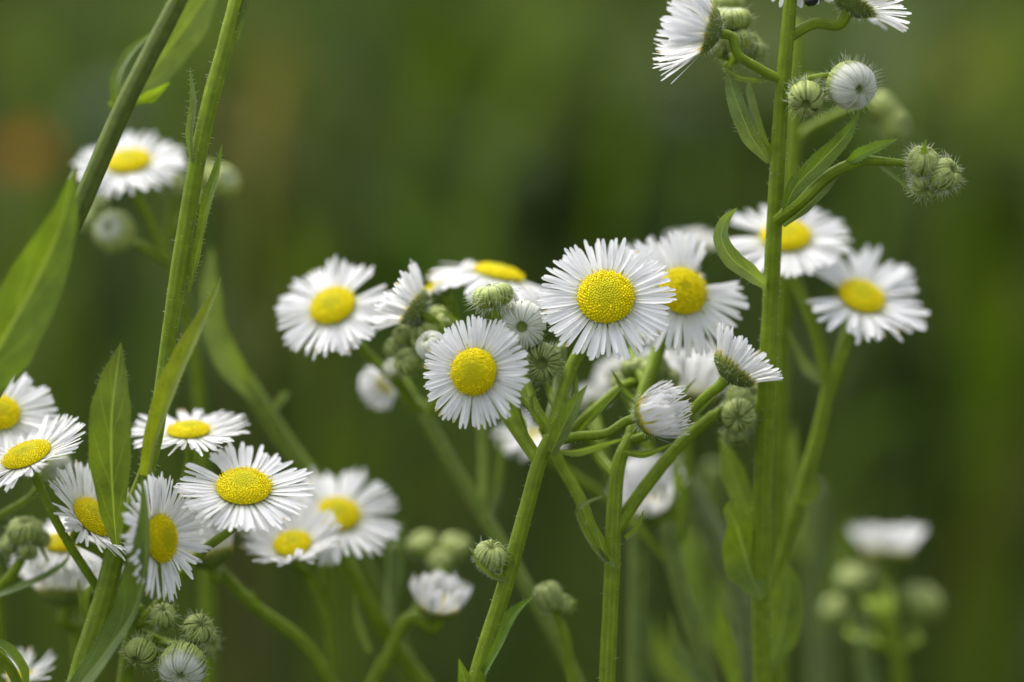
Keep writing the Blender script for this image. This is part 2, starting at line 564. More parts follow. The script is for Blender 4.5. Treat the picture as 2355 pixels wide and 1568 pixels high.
    def cup(s, e, C, X, Y, Nn, rdm, rng, hairs, u, lift, name='involucre'):
        mb = MB()
        prof = ((-0.62, 0.16), (-0.55, 0.34), (-0.42, 0.62), (-0.24, 0.84), (-0.10, 0.93), (0.0, 0.90))
        pr = None; S = 40
        for z, rr in prof:
            row = []
            for k in range(S):
                a = 2 * PI * k / S
                m = 1 + 0.05 * (1 if k % 2 else -1) * min(1, rr * 1.4)
                row.append(mb.vert(C + (X * math.cos(a) + Y * math.sin(a)) * rdm * rr * m + Nn * rdm * z,
                                   mixc((0.10, 0.15, 0.025), (0.22, 0.27, 0.06), max(0, (rr - .4) * 1.5) * (0.6 if k % 2 else 1))))
            if pr:
                for k in range(S):
                    l = (k + 1) % S
                    mb.face((pr[k], pr[l], row[l], row[k]), 0)
            pr = row
        # bracts pressed along the petal bases
        NB = 34
        le = R_(max(-10, min(70, lift)))
        for i in range(NB):
            a = 2 * PI * (i + rng.uniform(-.3, .3)) / NB
            rad = X * math.cos(a) + Y * math.sin(a); tan = Y * math.cos(a) - X * math.sin(a)
            p = C + rad * rdm * 0.80 - Nn * rdm * 0.30
            d1 = (rad * 0.5 + Nn).normalized(); d2 = (rad * math.cos(le) + Nn * (math.sin(le)) - Nn * 0.08).normalized()
            w0 = 2 * PI * rdm / NB * 0.42; pr = None
            p1 = C + rad * rdm * 0.97 - Nn * rdm * 0.10
            Lb = rdm * rng.uniform(0.16, 0.34)
            for q, (pp, ww) in enumerate(((p, .8), (p1, 1.0), (p1 + d2 * Lb * 0.5, .8), (p1 + d2 * Lb, .1))):
                cc = mixc((0.12, 0.17, 0.03), (0.36, 0.38, 0.06), q / 3)
                row = [mb.vert(pp - tan * w0 * ww, cc), mb.vert(pp + (rad - Nn) * w0 * 0.3 * ww, cc), mb.vert(pp + tan * w0 * ww, cc)]
                if pr:
                    for j in range(2): mb.face((pr[j], pr[j + 1], row[j + 1], row[j]), 0)
                pr = row
        if hairs:
            for i in range(150):
                a = rng.uniform(0, 2 * PI); k = rng.randrange(1, 5)
                z, rr = prof[k]
                rad = X * math.cos(a) + Y * math.sin(a)
                dr = (rad * 0.9 - Nn * rng.uniform(0.1, 1.0)).normalized()
                hair(mb, C + rad * rdm * rr + Nn * rdm * z, dr, u * rng.uniform(10, 24), 0.000022, rng)
        mb.build(name, [M_GREEN, M_HAIR], e)
        return C - Nn * rdm * 0.58
    def branch(s, via, att, Nn, r, u, rdm, hairs, name='branch', col=C_STEM, ridge=C_RIDGE):
        w3 = [P(*p) for p in via]
        L = (att - w3[-1]).length
        w3 += [att - Nn * min(L * 0.4, rdm * 0.7), att]
        n = len(w3)
        ex = [(lerp(r[0], r[1], i / (n - 1)) * u,) for i in range(n)]
        ex[-1] = (ex[-1][0] * 1.12,)
        w3[0], r0 = s.snap(w3[0], ex[0][0])
        ex[0] = (r0,)
        sp, ee = spline(w3, 7, ex)
        s.keep(sp, [q[0] for q in ee])
        mb = MB()
        tube(mb, sp, [q[0] for q in ee], s.rng, 6, 18, 1.6 if hairs else 0, 8, u, col, ridge)
        return mb.build(name, [M_STEM, M_HAIR], s.root)
    def bud(s, x, y, d, n, r, asp=0.75, white=0.0, via=None, rb=(8, 8), hairs=120, N=26, hole=0.16, name='bud', green=(0.30, 0.375, 0.065), label=None, hl=22):
        """Closed head: narrow bracts and furled rays folding in to a dimple."""
        rng = random.Random(int(x * 7 + y * 3 + d))
        u = U(d); C = P(x, y, d); X, Y, Nn = frame(D(n))
        rm = r * u
        mb = MB()
        def prof(v, k=1.0):            # v 0 (stalk) .. 1 (dimple)
            th = -PI / 2 + v * (PI * 1.06)
            ra = rm * max(hole, math.cos(min(th, PI / 2 - 0.02)) ** 0.62) * k
            z = rm * asp * math.sin(min(th, PI / 2)) * k
            if v > 0.88: z -= rm * asp * (v - 0.88) * 2.2
            return ra, z
        # core
        pr = None
        for i in range(11):
            ra, z = prof(i / 10, 0.93)
            row = [mb.vert(C + (X * math.cos(2 * PI * k / 20) + Y * math.sin(2 * PI * k / 20)) * ra + Nn * z,
                           mixc((0.17, 0.22, 0.04), (0.55, 0.57, 0.42), min(1, white * 1.2) * (1 if 3 < i < 10 else 0))) for k in range(20)]
            if pr:
                for k in range(20):
                    l = (k + 1) % 20
                    mb.face((pr[k], pr[l], row[l], row[k]), 0)
            pr = row
        mb.face(tuple(pr), 0)
        swirl = rng.uniform(-0.35, 0.35)
        N = int(N * 1.35)
        for i in range(N):
            a0 = 2 * PI * (i + rng.uniform(-.35, .35)) / N
            pr = None
            vend = rng.uniform(0.86, 1.0) if rng.random() < 0.75 else rng.uniform(0.74, 0.9)
            wv = rng.uniform(0.75, 1.15); tone = rng.uniform(0.82, 1.15); lift_ = rng.uniform(-0.015, 0.05)
            for k in range(12):
                v = 0.03 + (vend - 0.03) * k / 11
                ra, z = prof(v, 1.0 + lift_ * v + 0.02 * (i % 2))
                a = a0 + swirl * v * v + 0.05 * math.sin(v * 5 + i)
                rad = X * math.cos(a) + Y * math.sin(a); tan = Y * math.cos(a) - X * math.sin(a)
                hw = 2 * PI * ra / N * 0.54 * wv * (1.0 if k < 9 else (0.95, 0.75, 0.4)[k - 9])
                tt = min(1, max(0, (v - (0.95 - white * 0.75)) / 0.14))
                pale = mixc(green, (0.46, 0.52, 0.20), min(1, max(0, v - 0.3) * 1.3))
                pale = tuple(c * tone for c in pale)
                cc = mixc(pale, (0.82, 0.83, 0.78), tt * (0.95 if white > 0 else 0.0))
                dark = mixc(cc, (0.18, 0.24, 0.05), 0.22 * (1 - tt))
                pos = C + rad * ra + Nn * z
                outw = (rad * ra / rm + Nn * z / (rm * asp)).normalized()
                row = [mb.vert(pos - tan * hw, dark), mb.vert(pos + outw * hw * 0.42, cc), mb.vert(pos + tan * hw, dark)]
                if pr:
                    for j in range(2): mb.face((pr[j], pr[j + 1], row[j + 1], row[j]), 2 if tt > 0.5 else 0)
                pr = row
        for i in range(hairs):
            v = rng.uniform(0.05, 0.72); a = rng.uniform(0, 2 * PI)
            ra, z = prof(v, 1.0)
            rad = X * math.cos(a) + Y * math.sin(a)
            outw = (rad * ra / rm + Nn * z / (rm * asp) * 0.8).normalized()
            dr = (outw + Nn * rng.uniform(-0.5, 0.2) + X * rng.uniform(-.4, .4) + Y * rng.uniform(-.4, .4)).normalized()
            hair(mb, C + rad * ra + Nn * z, dr, u * hl * rng.uniform(0.5, 1.5), 0.000026, rng, curl=0.6)
        o = mb.build(name, [M_GREEN, M_HAIR, M_PETAL], s.root)
        if label: o['label'] = label
        if via: s.branch(via, C - Nn * rm * asp * 0.9, Nn, rb, u, rm, hairs > 0, name='branch')
        return o

def foot(x, d, drift=0.0):
    p = P(x, 1568, d)
    return Vector((p.x + drift, p.y, 0.0))


# ------------------------------------------------------------------ ground
def ground():
    mb = MB()
    n = 24
    g = [[mb.vert((-150 + 300 * i / n, -100 + 300 * j / n, 0.0)) for i in range(n + 1)] for j in range(n + 1)]
    for j in range(n):
        for i in range(n):
            mb.face((g[j][i], g[j][i + 1], g[j + 1][i + 1], g[j + 1][i]))
    o = mb.build('ground', [M_SOIL])
    tag(o, None, None, kind='structure')
ground()

def meadow():
    rng = random.Random(5)
    mb = MB()
    pal = [(0.050, 0.085, 0.010), (0.065, 0.105, 0.012), (0.040, 0.075, 0.016), (0.055, 0.080, 0.028), (0.090, 0.120, 0.012)]
    for i in range(17000):
        yy = 0.45 + 9.0 * rng.random() ** 2.0
        hw = 0.35 + 0.30 * yy
        xx = rng.uniform(-hw, hw)
        f = 1.0 / (0.45 + 0.45 * yy)
        cl = noise.noise(Vector((xx * 12.0 * f, yy * 3.0, 3.3)))
        c2 = noise.noise(Vector((xx * 16.0 * f + 20, yy * 4.0, 8.3)))
        h = rng.uniform(0.30, 0.60) * (1 + 0.30 * cl)
        c = pal[rng.randrange(5)]
        c = (c[0] * 0.45, c[1] * 0.55, c[2] * 0.32)
        c = mixc(c, (0.11, 0.14, 0.014), max(0, min(1, c2 * 1.8)))
        c = mixc(c, (0.026, 0.044, 0.008), max(0, min(1, -cl * 2.0)))
        if rng.random() < 0.04: c = (0.13, 0.12, 0.04)
        wd = rng.uniform(0.002, 0.007) * (1 + 0.25 * yy)
        az = rng.uniform(0, 2 * PI)
        lean = Vector((math.cos(az), math.sin(az), 0)) * rng.uniform(0.05, 0.45)
        sd_ = Vector((-math.sin(az + rng.uniform(-1, 1)), math.cos(az), 0)).normalized()
        pr = None
        b = Vector((xx, yy, 0))
        for k in range(6):
            t = k / 5
            p = b + Vector((0, 0, h * (t - 0.18 * t ** 3 * lean.length * 3))) + lean * h * t * t
            ww = wd * (1 - t ** 2.2) + 0.0003
            cc = tuple(q * rng.uniform(0.92, 1.08) for q in c)
            row = [mb.vert(p - sd_ * ww, cc), mb.vert(p + sd_ * ww, cc)]
            if pr: mb.face((pr[0], pr[1], row[1], row[0]))
            pr = row
    o = mb.build('meadow_grass', [M_GRASS])
    tag(o, 'tall dark green meadow grass out of focus behind the flowers', 'grass', kind='stuff')
meadow()

def undergrowth():
    """leafy weeds a hand's breadth to half a metre behind the flowers, each with its own leaf colour"""
    rng = random.Random(9)
    mb = MB()
    G1 = (0.115, 0.17, 0.035); G2 = (0.12, 0.17, 0.012); G3 = (0.075, 0.13, 0.005); TAN = (0.19, 0.17, 0.05); BR = (0.085, 0.098, 0.022); GG = (0.07, 0.118, 0.030)
    spots = [(450, 70, 400, 200, 200, G1, 60), (110, 190, 420, 130, 260, (0.10, 0.15, 0.025), 60), (610, 200, 360, 90, 190, TAN, 30), (200, 250, 420, 120, 200, GG, 30),
             (1250, 150, 420, 90, 260, G1, 60), (1150, 380, 420, 90, 240, GG, 45), (1290, 370, 430, 150, 200, G3, 35), (900, 500, 420, 200, 180, GG, 60), (720, 560, 380, 130, 150, G2, 45),
             (2050, 60, 400, 180, 160, G1, 50), (1860, 180, 380, 110, 180, G3, 45), (2250, 520, 430, 120, 300, G3, 45), (2330, 780, 400, 120, 220, (0.08, 0.125, 0.004), 35),
             (2190, 880, 420, 180, 140, GG, 45), (2140, 1040, 420, 160, 120, G3, 35), (2300, 1080, 420, 120, 240, BR, 45), (700, 40, 440, 200, 160, GG, 35), (60, 620, 420, 120, 300, G1, 40),
             (430, 800, 400, 140, 200, GG, 30), (1660, 120, 420, 160, 220, (0.11, 0.14, 0.02), 40), (1460, 480, 430, 140, 180, GG, 30), (2330, 200, 400, 120, 260, G2, 45),
             (1000, 1160, 380, 100, 160, BR, 20), (620, 950, 400, 120, 160, GG, 20), (1950, 760, 420, 100, 200, GG, 25), (1560, 330, 420, 120, 160, GG, 30), (980, 60, 430, 120, 160, G3, 20)]
    for (x, y, d, wx, hy, col, n) in spots:
        n = int(n * 1.2)
        u = U(d)
        for i in range(n):
            g = lambda: max(-1.2, min(1.2, rng.gauss(0, 0.55)))
            c = P(x + g() * wx * 0.55, y + g() * hy * 0.55, d + g() * 70)
            L = rng.uniform(0.018, 0.045); W = rng.uniform(0.0022, 0.005)
            t = Vector((rng.uniform(-0.7, 0.7), rng.uniform(-0.7, 0.7), rng.uniform(0.1, 1))).normalized()
            a_, b_, _ = frame(t); ph = rng.uniform(0, 6.28)
            sd_ = a_ * math.cos(ph) + b_ * math.sin(ph); up = t.cross(sd_)
            tone = rng.uniform(0.5, 0.98); cc = tuple(q * tone for q in col); pr = None
            for k in range(5):
                v = k / 4
                ww = W * math.sin(PI * min(0.98, 0.06 + v * 0.94)) + 0.0002
                q = c + t * (L * (v - 0.5)) - Vector((0, 0, 1)) * L * 0.35 * (v - 0.3) ** 2
                row = [mb.vert(q - sd_ * ww + up * ww * 0.25, cc), mb.vert(q, cc), mb.vert(q + sd_ * ww + up * ww * 0.25, cc)]
                if pr:
                    for j in range(2): mb.face((pr[j], pr[j + 1], row[j + 1], row[j]))
                pr = row
        for k in range(3):
            top = P(x + rng.uniform(-.3, .3) * wx, y - hy * 0.3, d + rng.uniform(-40, 40))
            b = Vector((top.x + rng.uniform(-.04, .04), top.y + rng.uniform(-.03, .05), 0))
            tube(mb, spline([top, top.lerp(b, 0.5) + Vector((rng.uniform(-.01, .01), 0, 0)), b], 6), [0.0009 + 0.0001 * j for j in range(13)], rng, 4, 8, col=tuple(q * 0.6 for q in col), ridge=col)
    blades = [(1310, -40, 1110, 440, 260, 40, G1), (1235, 120, 1160, 330, 200, 18, GG), (860, 430, 1010, 620, 240, 34, GG), (455, -40, 425, 160, 240, 36, G1), (2215, 420, 2262, 800, 260, 36, G3),
              (2380, 960, 2220, 1290, 260, 38, BR), (690, 520, 720, 760, 220, 26, G2), (2110, 940, 1950, 1010, 220, 26, GG), (575, 20, 560, 260, 230, 16, GG), (1020, 60, 960, 300, 250, 26, G3),
              (1480, 120, 1400, 480, 260, 28, G3), (2140, 60, 2060, 240, 240, 26, G1), (300, 880, 330, 1100, 240, 22, GG), (830, 960, 800, 1160, 240, 22, G3), (2330, 640, 2300, 900, 230, 26, (0.09, 0.13, 0.004)),
              (60, 40, 110, 300, 240, 26, (0.10, 0.14, 0.02)), (1660, 250, 1600, 480, 230, 20, GG), (1180, 560, 1090, 640, 250, 30, GG), (640, 120, 600, 330, 200, 18, TAN), (720, 20, 690, 330, 260, 22, GG)]
    for (x0, y0, x1, y1, d, hw, col) in blades:
        a_, b_ = P(x0, y0, d), P(x1, y1, d + 15)
        g_ = Vector((b_.x + (b_.x - a_.x) * 1.2, b_.y + 0.03, 0))
        pts = spline([a_, b_, b_.lerp(g_, 0.5), g_], 8)
        pr = None; n = len(pts); u = U(d)
        for i, q in enumerate(pts):
            t = (pts[min(i + 1, n - 1)] - pts[max(0, i - 1)]).normalized()
            sd_ = t.cross(VIEW + Vector((rng.uniform(-.2, .2), 0, 0.5))).normalized()
            v = i / (n - 1)
            ww = hw * u * (min(1, v * 5 + 0.15)) * max(0.07, 1 - 1.9 * max(0, v - 0.12))
            cc = tuple(z * rng.uniform(0.7, 0.9) for z in col)
            row = [mb.vert(q - sd_ * ww + VIEW * ww * 0.3, cc), mb.vert(q, cc), mb.vert(q + sd_ * ww + VIEW * ww * 0.3, cc)]
            if pr:
                for j in range(2): mb.face((pr[j], pr[j + 1], row[j + 1], row[j]))
            pr = row
    o = mb.build('undergrowth', [M_GRASS])
    tag(o, 'leafy green undergrowth melting into soft blurred patches behind the daisies', 'undergrowth', kind='stuff')
undergrowth()

# ------------------------------------------------------------------ plant: tall leafy stem, left
p = Plant('fleabane', foot(210, 0, -0.02), 'tall leafy stem at the left with a long bright leaf and no open flower', 11)
p.stem([(556, -40, 2), (525, 80, 1), (470, 290, 0), (422, 560, 0), (385, 800, 0), (350, 1040, 0), (318, 1135, 3), (278, 1230, 4), (238, 1380, 3), (175, 1590, 2)],
       [19, 19, 19, 20, 18, 17, 20, 23, 25, 27], hairs=2.6, ground=True, hl=10)
p.leaf([(575, -60, 2, 12, 12), (560, 20, 1, 12, 9), (545, 90, 0, 3, 2)], (0.6, 0.2, 0.8), 30)
p.leaf([(440, 372, -1, 5, 6), (436, 310, -1, 13, 11), (444, 235, 0, 12, 10), (437, 155, 1, 1, 1)], (0.1, 0.1, 1), 40, hairs=0.8, col=C_LEAFG)
p.leaf([(434, 672, 0, 5, 6), (450, 600, 0, 19, 15), (462, 540, -1, 13, 10), (480, 455, -2, 18, 17), (497, 400, -2, 14, 13), (511, 332, -2, 1, 1)], (-0.25, 0.1, 1), 34, hairs=0.9, wav=0.12)
p.leaf([(338, 1095, -2, 18, 14), (358, 1000, -4, 26, 22), (395, 890, -6, 34, 30), (438, 795, -7, 28, 22), (474, 720, -7, 15, 12), (508, 638, -7, 1, 1)],
       (-0.45, 0.25, 0.85), 32, col=(0.13, 0.185, 0.012), hairs=0.9, label='long bright yellow-green leaf')
p.leaf([(268, 1252, 0, 10, 8), (262, 1180, -3, 32, 28), (256, 1060, -5, 52, 50), (258, 940, -6, 50, 48), (268, 860, -6, 34, 28), (278, 788, -6, 1, 1)],
       (-0.12, 0.12, 1), 12, hairs=1.0, col=(0.078, 0.128, 0.012), label='broad upright lance-shaped leaf')
p.leaf([(120, 1650, -4, 16, 40), (170, 1590, -5, 24, 46), (250, 1490, -6, 36, 34), (308, 1404, -7, 50, 15), (331, 1325, -8, 50, 10), (338, 1230, -8, 28, 9), (335, 1165, -8, 13, 7), (326, 1090, -8, 2, 2)],
       ((-0.5, 0.5, 0.75), (-0.15, 0.1, 1)), 22, hairs=0.5, col=C_LEAFD, label='folded leaf with a bright edge')
p.stem([(300, 1490, 6), (292, 1540, 6), (285, 1600, 6)], (13, 16), name='branch', hairs=1.5)

# ------------------------------------------------------------------ plant: flower cluster, lower left
p = Plant('fleabane', foot(285, 8, 0.01), 'fleabane with open daisies and hairy round buds around the broad leaf at lower left', 12)
p.stem([(320, 1400, 8), (300, 1470, 8), (285, 1590, 8)], (14, 20), hairs=1.5, ground=True)
p.flower(62, 1048, 2, (-0.30, 0.86, 0.42), 150, 58, N=76, lift=10, curl=6, dome=0.42, seed=2, via=[(290, 1450, 8), (217, 1340, 5), (130, 1200, 3)], r=(11, 10))
p.flower(212, 1190, 4, (0.64, 0.62, 0.44), 142, 54, N=76, lift=26, curl=-4, seed=3, via=[(300, 1460, 8), (262, 1350, 8), (245, 1280, 6)], r=(12, 12))
p.flower(368, 1238, -3, (0.86, 0.08, 0.50), 150, 56, N=84, lift=14, curl=-10, seed=4, via=[(300, 1450, 8), (310, 1340, 5)], r=(11, 11), gap=1)
p.flower(434, 992, 8, (-0.02, 0.95, 0.30), 138, 50, N=74, lift=2, curl=4, seed=5, dome=0.45, via=[(395, 1360, 12), (405, 1180, 11)], r=(12, 11))
p.flower(560, 1122, 0, (0.06, 0.80, 0.58), 158, 64, N=74, lift=8, curl=-6, seed=6, dome=0.5, via=[(310, 1450, 8), (385, 1365, 6), (460, 1272, 3)], r=(11, 10), gap=1)
p.bud(376, 1416, 4, (0.05, 0.75, 0.65), 29, 0.85, via=[(318, 1440, 8), (340, 1432, 6)], rb=(7, 7), hl=16)
p.bud(455, 1446, 3, (0.35, 0.45, 0.8), 34, 0.9, via=[(318, 1450, 8), (400, 1480, 8)], rb=(6, 6), hl=18)
p.bud(474, 1478, 8, (0.7, 0.0, 0.6), 30, 0.9, via=[(316, 1455, 8), (410, 1480, 10)], rb=(6, 6), hl=18)
p.bud(326, 1502, 2, (-0.35, -0.6, 0.65), 38, 0.7, via=[(312, 1462, 8), (330, 1465, 6)], rb=(6, 6), hl=20, hole=0.3)
p.bud(420, 1532, 0, (-0.05, -0.5, 0.85), 54, 0.85, white=0.55, via=[(310, 1468, 8), (375, 1480, 8)], rb=(7, 7), hl=18, N=40, hole=0.12, label='half-open bud with white rays showing')
p.leaf([(392, 1440, 4, 6, 6), (402, 1405, 4, 6, 5), (404, 1380, 4, 1, 1)], (0, 0, 1), 20, name='bract')
p.leaf([(330, 1430, 6, 5, 5), (352, 1400, 6, 10, 6), (372, 1372, 6, 1, 1)], (0, 0.2, 1), 25, name='bract')
p.leaf([(228, 1480, 8, 5, 5), (198, 1420, 8, 8, 8), (184, 1370, 8, 6, 6), (180, 1330, 8, 1, 1)], (0.2, 0, 1), 20, col=C_LEAFG)
p.leaf([(245, 1430, 6, 6, 6), (205, 1420, 6, 12, 9), (198, 1370, 6, 10, 8), (235, 1325, 6, 1, 1)], (0.3, 0.2, 1), 25)

# ------------------------------------------------------------------ plant: cut off by the left edge
p = Plant('fleabane', foot(-20, 10, -0.01), 'fleabane cut off by the left edge with half a daisy and round buds', 13)
p.stem([(-14, 1300, 12), (-6, 1400, 11), (-2, 1600, 11)], (15, 19), ground=True)
p.flower(0, 950, 8, (0.14, 0.55, 0.82), 134, 46, N=60, lift=6, curl=-14, seed=8, via=[(-14, 1350, 12), (-20, 1180, 12)], r=(11, 10), hairs=False)
p.bud(58, 1222, 10, (0.1, 0.9, 0.4), 40, 0.7, via=[(-4, 1362, 11), (35, 1310, 10)], rb=(13, 11), hl=16)
p.bud(18, 1252, 11, (-0.6, 0.6, 0.5), 24, 0.8, via=[(40, 1305, 10)], rb=(6, 6), hl=14)
p.bud(66, 1268, 9, (0.1, -0.3, 0.8), 20, 0.8, via=[(42, 1300, 10)], rb=(6, 6), hl=14)
p.bud(95, 1238, 11, (0.8, 0.5, 0.5), 22, 0.8, via=[(50, 1300, 10)], rb=(6, 6), hl=14)
p.bud(40, 1000, 14, (0.0, 0.2, 0.9), 36, 0.8, white=0.5, via=[(-10, 1120, 13)], rb=(7, 7), hl=14)
p.bud(130, 1075, 12, (0.6, -0.2, 0.6), 34, 0.8, white=0.5, via=[(0, 1200, 12), (80, 1130, 12)], rb=(8, 7), hl=14)
p.leaf([(-10, 1372, 10, 8, 8), (50, 1350, 9, 16, 14), (120, 1318, 9, 11, 10), (152, 1292, 9, 7, 5), (164, 1262, 9, 1, 1)], (-0.2, 0.75, 0.6), 20, col=C_LEAFG)
p.leaf([(110, 1290, 10, 3, 3), (95, 1262, 10, 5, 5), (78, 1240, 10, 2, 2)], (0, .4, 1), 20, name='bract')
p.leaf([(-30, 1470, 2, 12, 12), (18, 1500, 2, 22, 14), (48, 1545, 2, 22, 12), (55, 1620, 2, 4, 4)], ((0.2, 0.9, 0.5), (0.9, 0.3, 0.5)), 30, col=(0.11, 0.19, 0.015))
p.stem([(-18, 1490, 4), (20, 1530, 4), (52, 1600, 4)], (11, 13), name='branch')

# ------------------------------------------------------------------ foreground leaf and slanting stem, upper left
p = Plant('fleabane', foot(-500, -12, -0.10), 'slanting dark stem in the upper left corner with a big folded leaf', 14)
p.stem([(440, -60, 8), (400, 20, 7), (290, 235, 4), (190, 462, 2), (60, 740, 1), (-120, 1120, 0)], (20, 25), ground=True, col=(0.085, 0.12, 0.014), ridge=(0.13, 0.17, 0.03))  # shade on this stem is put into its darker stem and ridge colours
p.leaf([(-150, 1080, -13, 20, 20), (-85, 930, -14, 46, 48), (0, 790, -15, 70, 84), (85, 640, -15, 66, 66), (142, 510, -15, 36, 38), (172, 384, -15, 2, 2)],
       (0.22, 0.2, 0.95), 16, col=(0.082, 0.145, 0.009), hairs=0.4, label='large folded bright green leaf')
p.leaf([(250, 245, 10, 8, 8), (300, 215, 11, 30, 34), (372, 130, 13, 42, 50), (440, 40, 14, 40, 46), (520, -80, 15, 3, 3)], (0.2, -0.1, 0.95), 12, col=C_LEAFG)
p.leaf([(300, 262, 9, 5, 5), (272, 235, 8, 12, 14), (268, 180, 8, 16, 18), (300, 120, 9, 14, 12), (350, 75, 10, 2, 2)], (-0.3, 0.1, 0.9), 22, col=(0.09, 0.16, 0.03))
p.leaf([(310, 232, 8, 6, 6), (345, 222, 8, 20, 16), (390, 190, 9, 2, 2)], (0.2, -0.5, 0.8), 15, col=(0.13, 0.22, 0.012))

# ------------------------------------------------------------------ plant: centre, branching stem with the largest daisy
p = Plant('fleabane', foot(1050, 0, -0.01), 'sharp central fleabane whose slanting stem branches to the largest daisy', 15)
p.stem([(1268, 1000, 0), (1245, 1050, 0), (1208, 1180, 0), (1165, 1335, 0), (1090, 1585, 0)], [15, 17, 18, 19, 21], hairs=2.0, ground=True, hl=8)
p.flower(1393, 684, 0, (-0.04, 0.42, 0.905), 156, 67, N=82, lift=3, curl=-8, seed=21, via=[(1262, 1015, 1), (1290, 920, 2), (1320, 830, 4)], r=(15, 15), dome=0.5, label='largest daisy facing the viewer', open_=0.38)
p.flower(1090, 855, -3, (-0.34, 0.10, 0.93), 132, 56, N=78, lift=3, curl=-8, seed=22, via=[(1266, 1000, 0), (1235, 950, 1), (1190, 905, 3)], r=(14, 11), dome=0.55, open_=0.3)
p.flower(952, 706, 8, (-0.80, 0.55, -0.12), 118, 46, N=66, lift=58, curl=-6, seed=23, via=[(1222, 1058, 2), (1170, 960, 4), (1080, 840, 8), (1000, 745, 9)], r=(20, 9), label='daisy seen from the side with its white rays swept left')
p.bud(1133, 680, 0, (-0.20, 0.95, 0.15), 46, 0.56, via=[(1236, 1020, 2), (1175, 900, 5), (1150, 760, 3)], rb=(10, 8), hairs=200, N=34, white=0.15, hl=26)
p.bud(1198, 748, 2, (0.05, -0.12, 0.95), 56, 0.62, white=0.8, via=[(1250, 985, 2), (1215, 900, 5), (1200, 800, 7)], rb=(15, 9), hairs=60, N=34, hole=0.22, label='opening bud with short white rays round a green eye')
p.bud(1244, 832, 3, (0.05, -0.2, 0.95), 44, 0.6, via=[(1285, 960, 3), (1262, 900, 6)], rb=(8, 8), hairs=140, hole=0.32, green=(0.17, 0.22, 0.05), hl=18)
p.bud(977, 758, 9, (-0.5, 0.6, 0.6), 32, 0.8, via=[(1170, 960, 5), (1080, 860, 9), (1010, 790, 10)], rb=(8, 7), hairs=70, hl=15)
p.bud(1022, 742, 11, (0.1, 0.7, 0.6), 22, 0.85, via=[(1080, 860, 9), (1030, 790, 11)], rb=(6, 6), hairs=50, hl=12)
p.bud(1008, 722, 13, (0.1, 0.9, 0.3), 20, 0.85, via=[(1030, 780, 11)], rb=(6, 6), hairs=50, hl=12)
p.bud(938, 832, 9, (-0.6, 0.4, 0.6), 32, 0.8, via=[(1080, 880, 9), (1000, 850, 11)], rb=(7, 7), hairs=70, hl=15)
p.bud(925, 770, 12, (-0.5, 0.4, 0.6), 22, 0.8, via=[(1000, 850, 11), (960, 800, 12)], rb=(6, 6), hairs=40, hl=12)
p.bud(990, 795, 5, (-0.5, 0.6, 0.6), 34, 0.8, white=0.9, via=[(1080, 870, 8), (1030, 830, 8)], rb=(7, 7), hairs=30, hl=12, label='crumpled whitish bud')
p.leaf([(1080, 780, 8, 6, 6), (1050, 742, 8, 9, 9), (1010, 712, 8, 1, 1)], (0, .5, 1), 20)
p.flower(1490, 955, -2, (0.78, 0.22, 0.46), 132, 47, N=120, lift=64, curl=44, seed=24, via=[(1275, 1025, 0), (1330, 1003, -1), (1395, 996, -1)], r=(12, 10), label='half-open flower with curled white rays', jit=2.4, wid=0.72, dome=0.3)
p.leaf([(1268, 1040, -2, 14, 14), (1290, 990, -4, 24, 26), (1318, 935, -5, 20, 22), (1350, 884, -5, 1, 1)], (-0.1, 0.25, 0.95), 24, hairs=0.5, col=C_LEAFD)
p.leaf([(1270, 1035, -1, 10, 12), (1325, 1038, -3, 14, 17), (1385, 1022, -5, 9, 10), (1445, 1005, -6, 1, 1)], (0.1, -0.75, 0.6), 12, hairs=0.4, col=C_LEAFG)
p.bud(1172, 922, 12, (-0.2, 0.7, 0.6), 26, 0.85, via=[(1238, 1010, 5), (1200, 965, 10)], rb=(7, 7), hairs=50, hl=14, green=(0.36, 0.43, 0.11))
p.bud(905, 800, 13, (-0.6, 0.5, 0.5), 22, 0.85, via=[(1000, 850, 11)], rb=(6, 6), hairs=50, hl=14)
p.leaf([(1246, 985, -1, 4, 4), (1226, 950, -2, 6, 5), (1222, 915, -2, 4, 4), (1240, 890, -2, 1, 1)], (0.2, 0.1, 1), 25, hairs=0.4)
p.leaf([(1262, 990, 3, 5, 5), (1240, 955, 3, 8, 8), (1226, 900, 4, 1, 1)], (-0.1, 0.2, 1), 20, col=C_LEAFD)
p.leaf([(1330, 995, 2, 5, 5), (1372, 950, 1, 9, 8), (1432, 890, 1, 1, 1)], (-0.2, 0.3, 1), 22, col=(0.11, 0.19, 0.012))
p.leaf([(1310, 960, 6, 6, 6), (1322, 920, 7, 11, 11), (1325, 860, 8, 1, 1)], (0.1, 0.1, 1), 20, col=C_LEAFD)
p.bud(1127, 1278, -2, (0.15, 0.75, 0.6), 36, 0.85, via=[(1165, 1338, 0), (1150, 1330, -1)], rb=(8, 8), hairs=110, hl=16)
p.leaf([(1166, 1338, -2, 6, 6), (1125, 1322, -4, 9, 7), (1095, 1290, -5, 7, 5), (1083, 1255, -5, 1, 1)], (0.3, 0.4, 0.8), 30, hairs=0.6)
p.leaf([(1168, 1325, 0, 5, 5), (1178, 1290, -1, 6, 6), (1160, 1262, -2, 1, 1)], (-.3, 0, 1), 25, name='bract')
p.leaf([(1112, 1548, -1, 10, 12), (1148, 1478, -3, 12, 16), (1182, 1412, -4, 18, 14), (1226, 1370, -5, 1, 1)], (-0.35, 0.3, 0.9), 30, hairs=0.5, col=(0.10, 0.19, 0.014))
p.leaf([(1085, 1640, -3, 20, 20), (1070, 1570, -4, 20, 22), (1055, 1514, -5, 1, 1)], (-0.1, 0.3, 1), 20, col=(0.10, 0.18, 0.014))

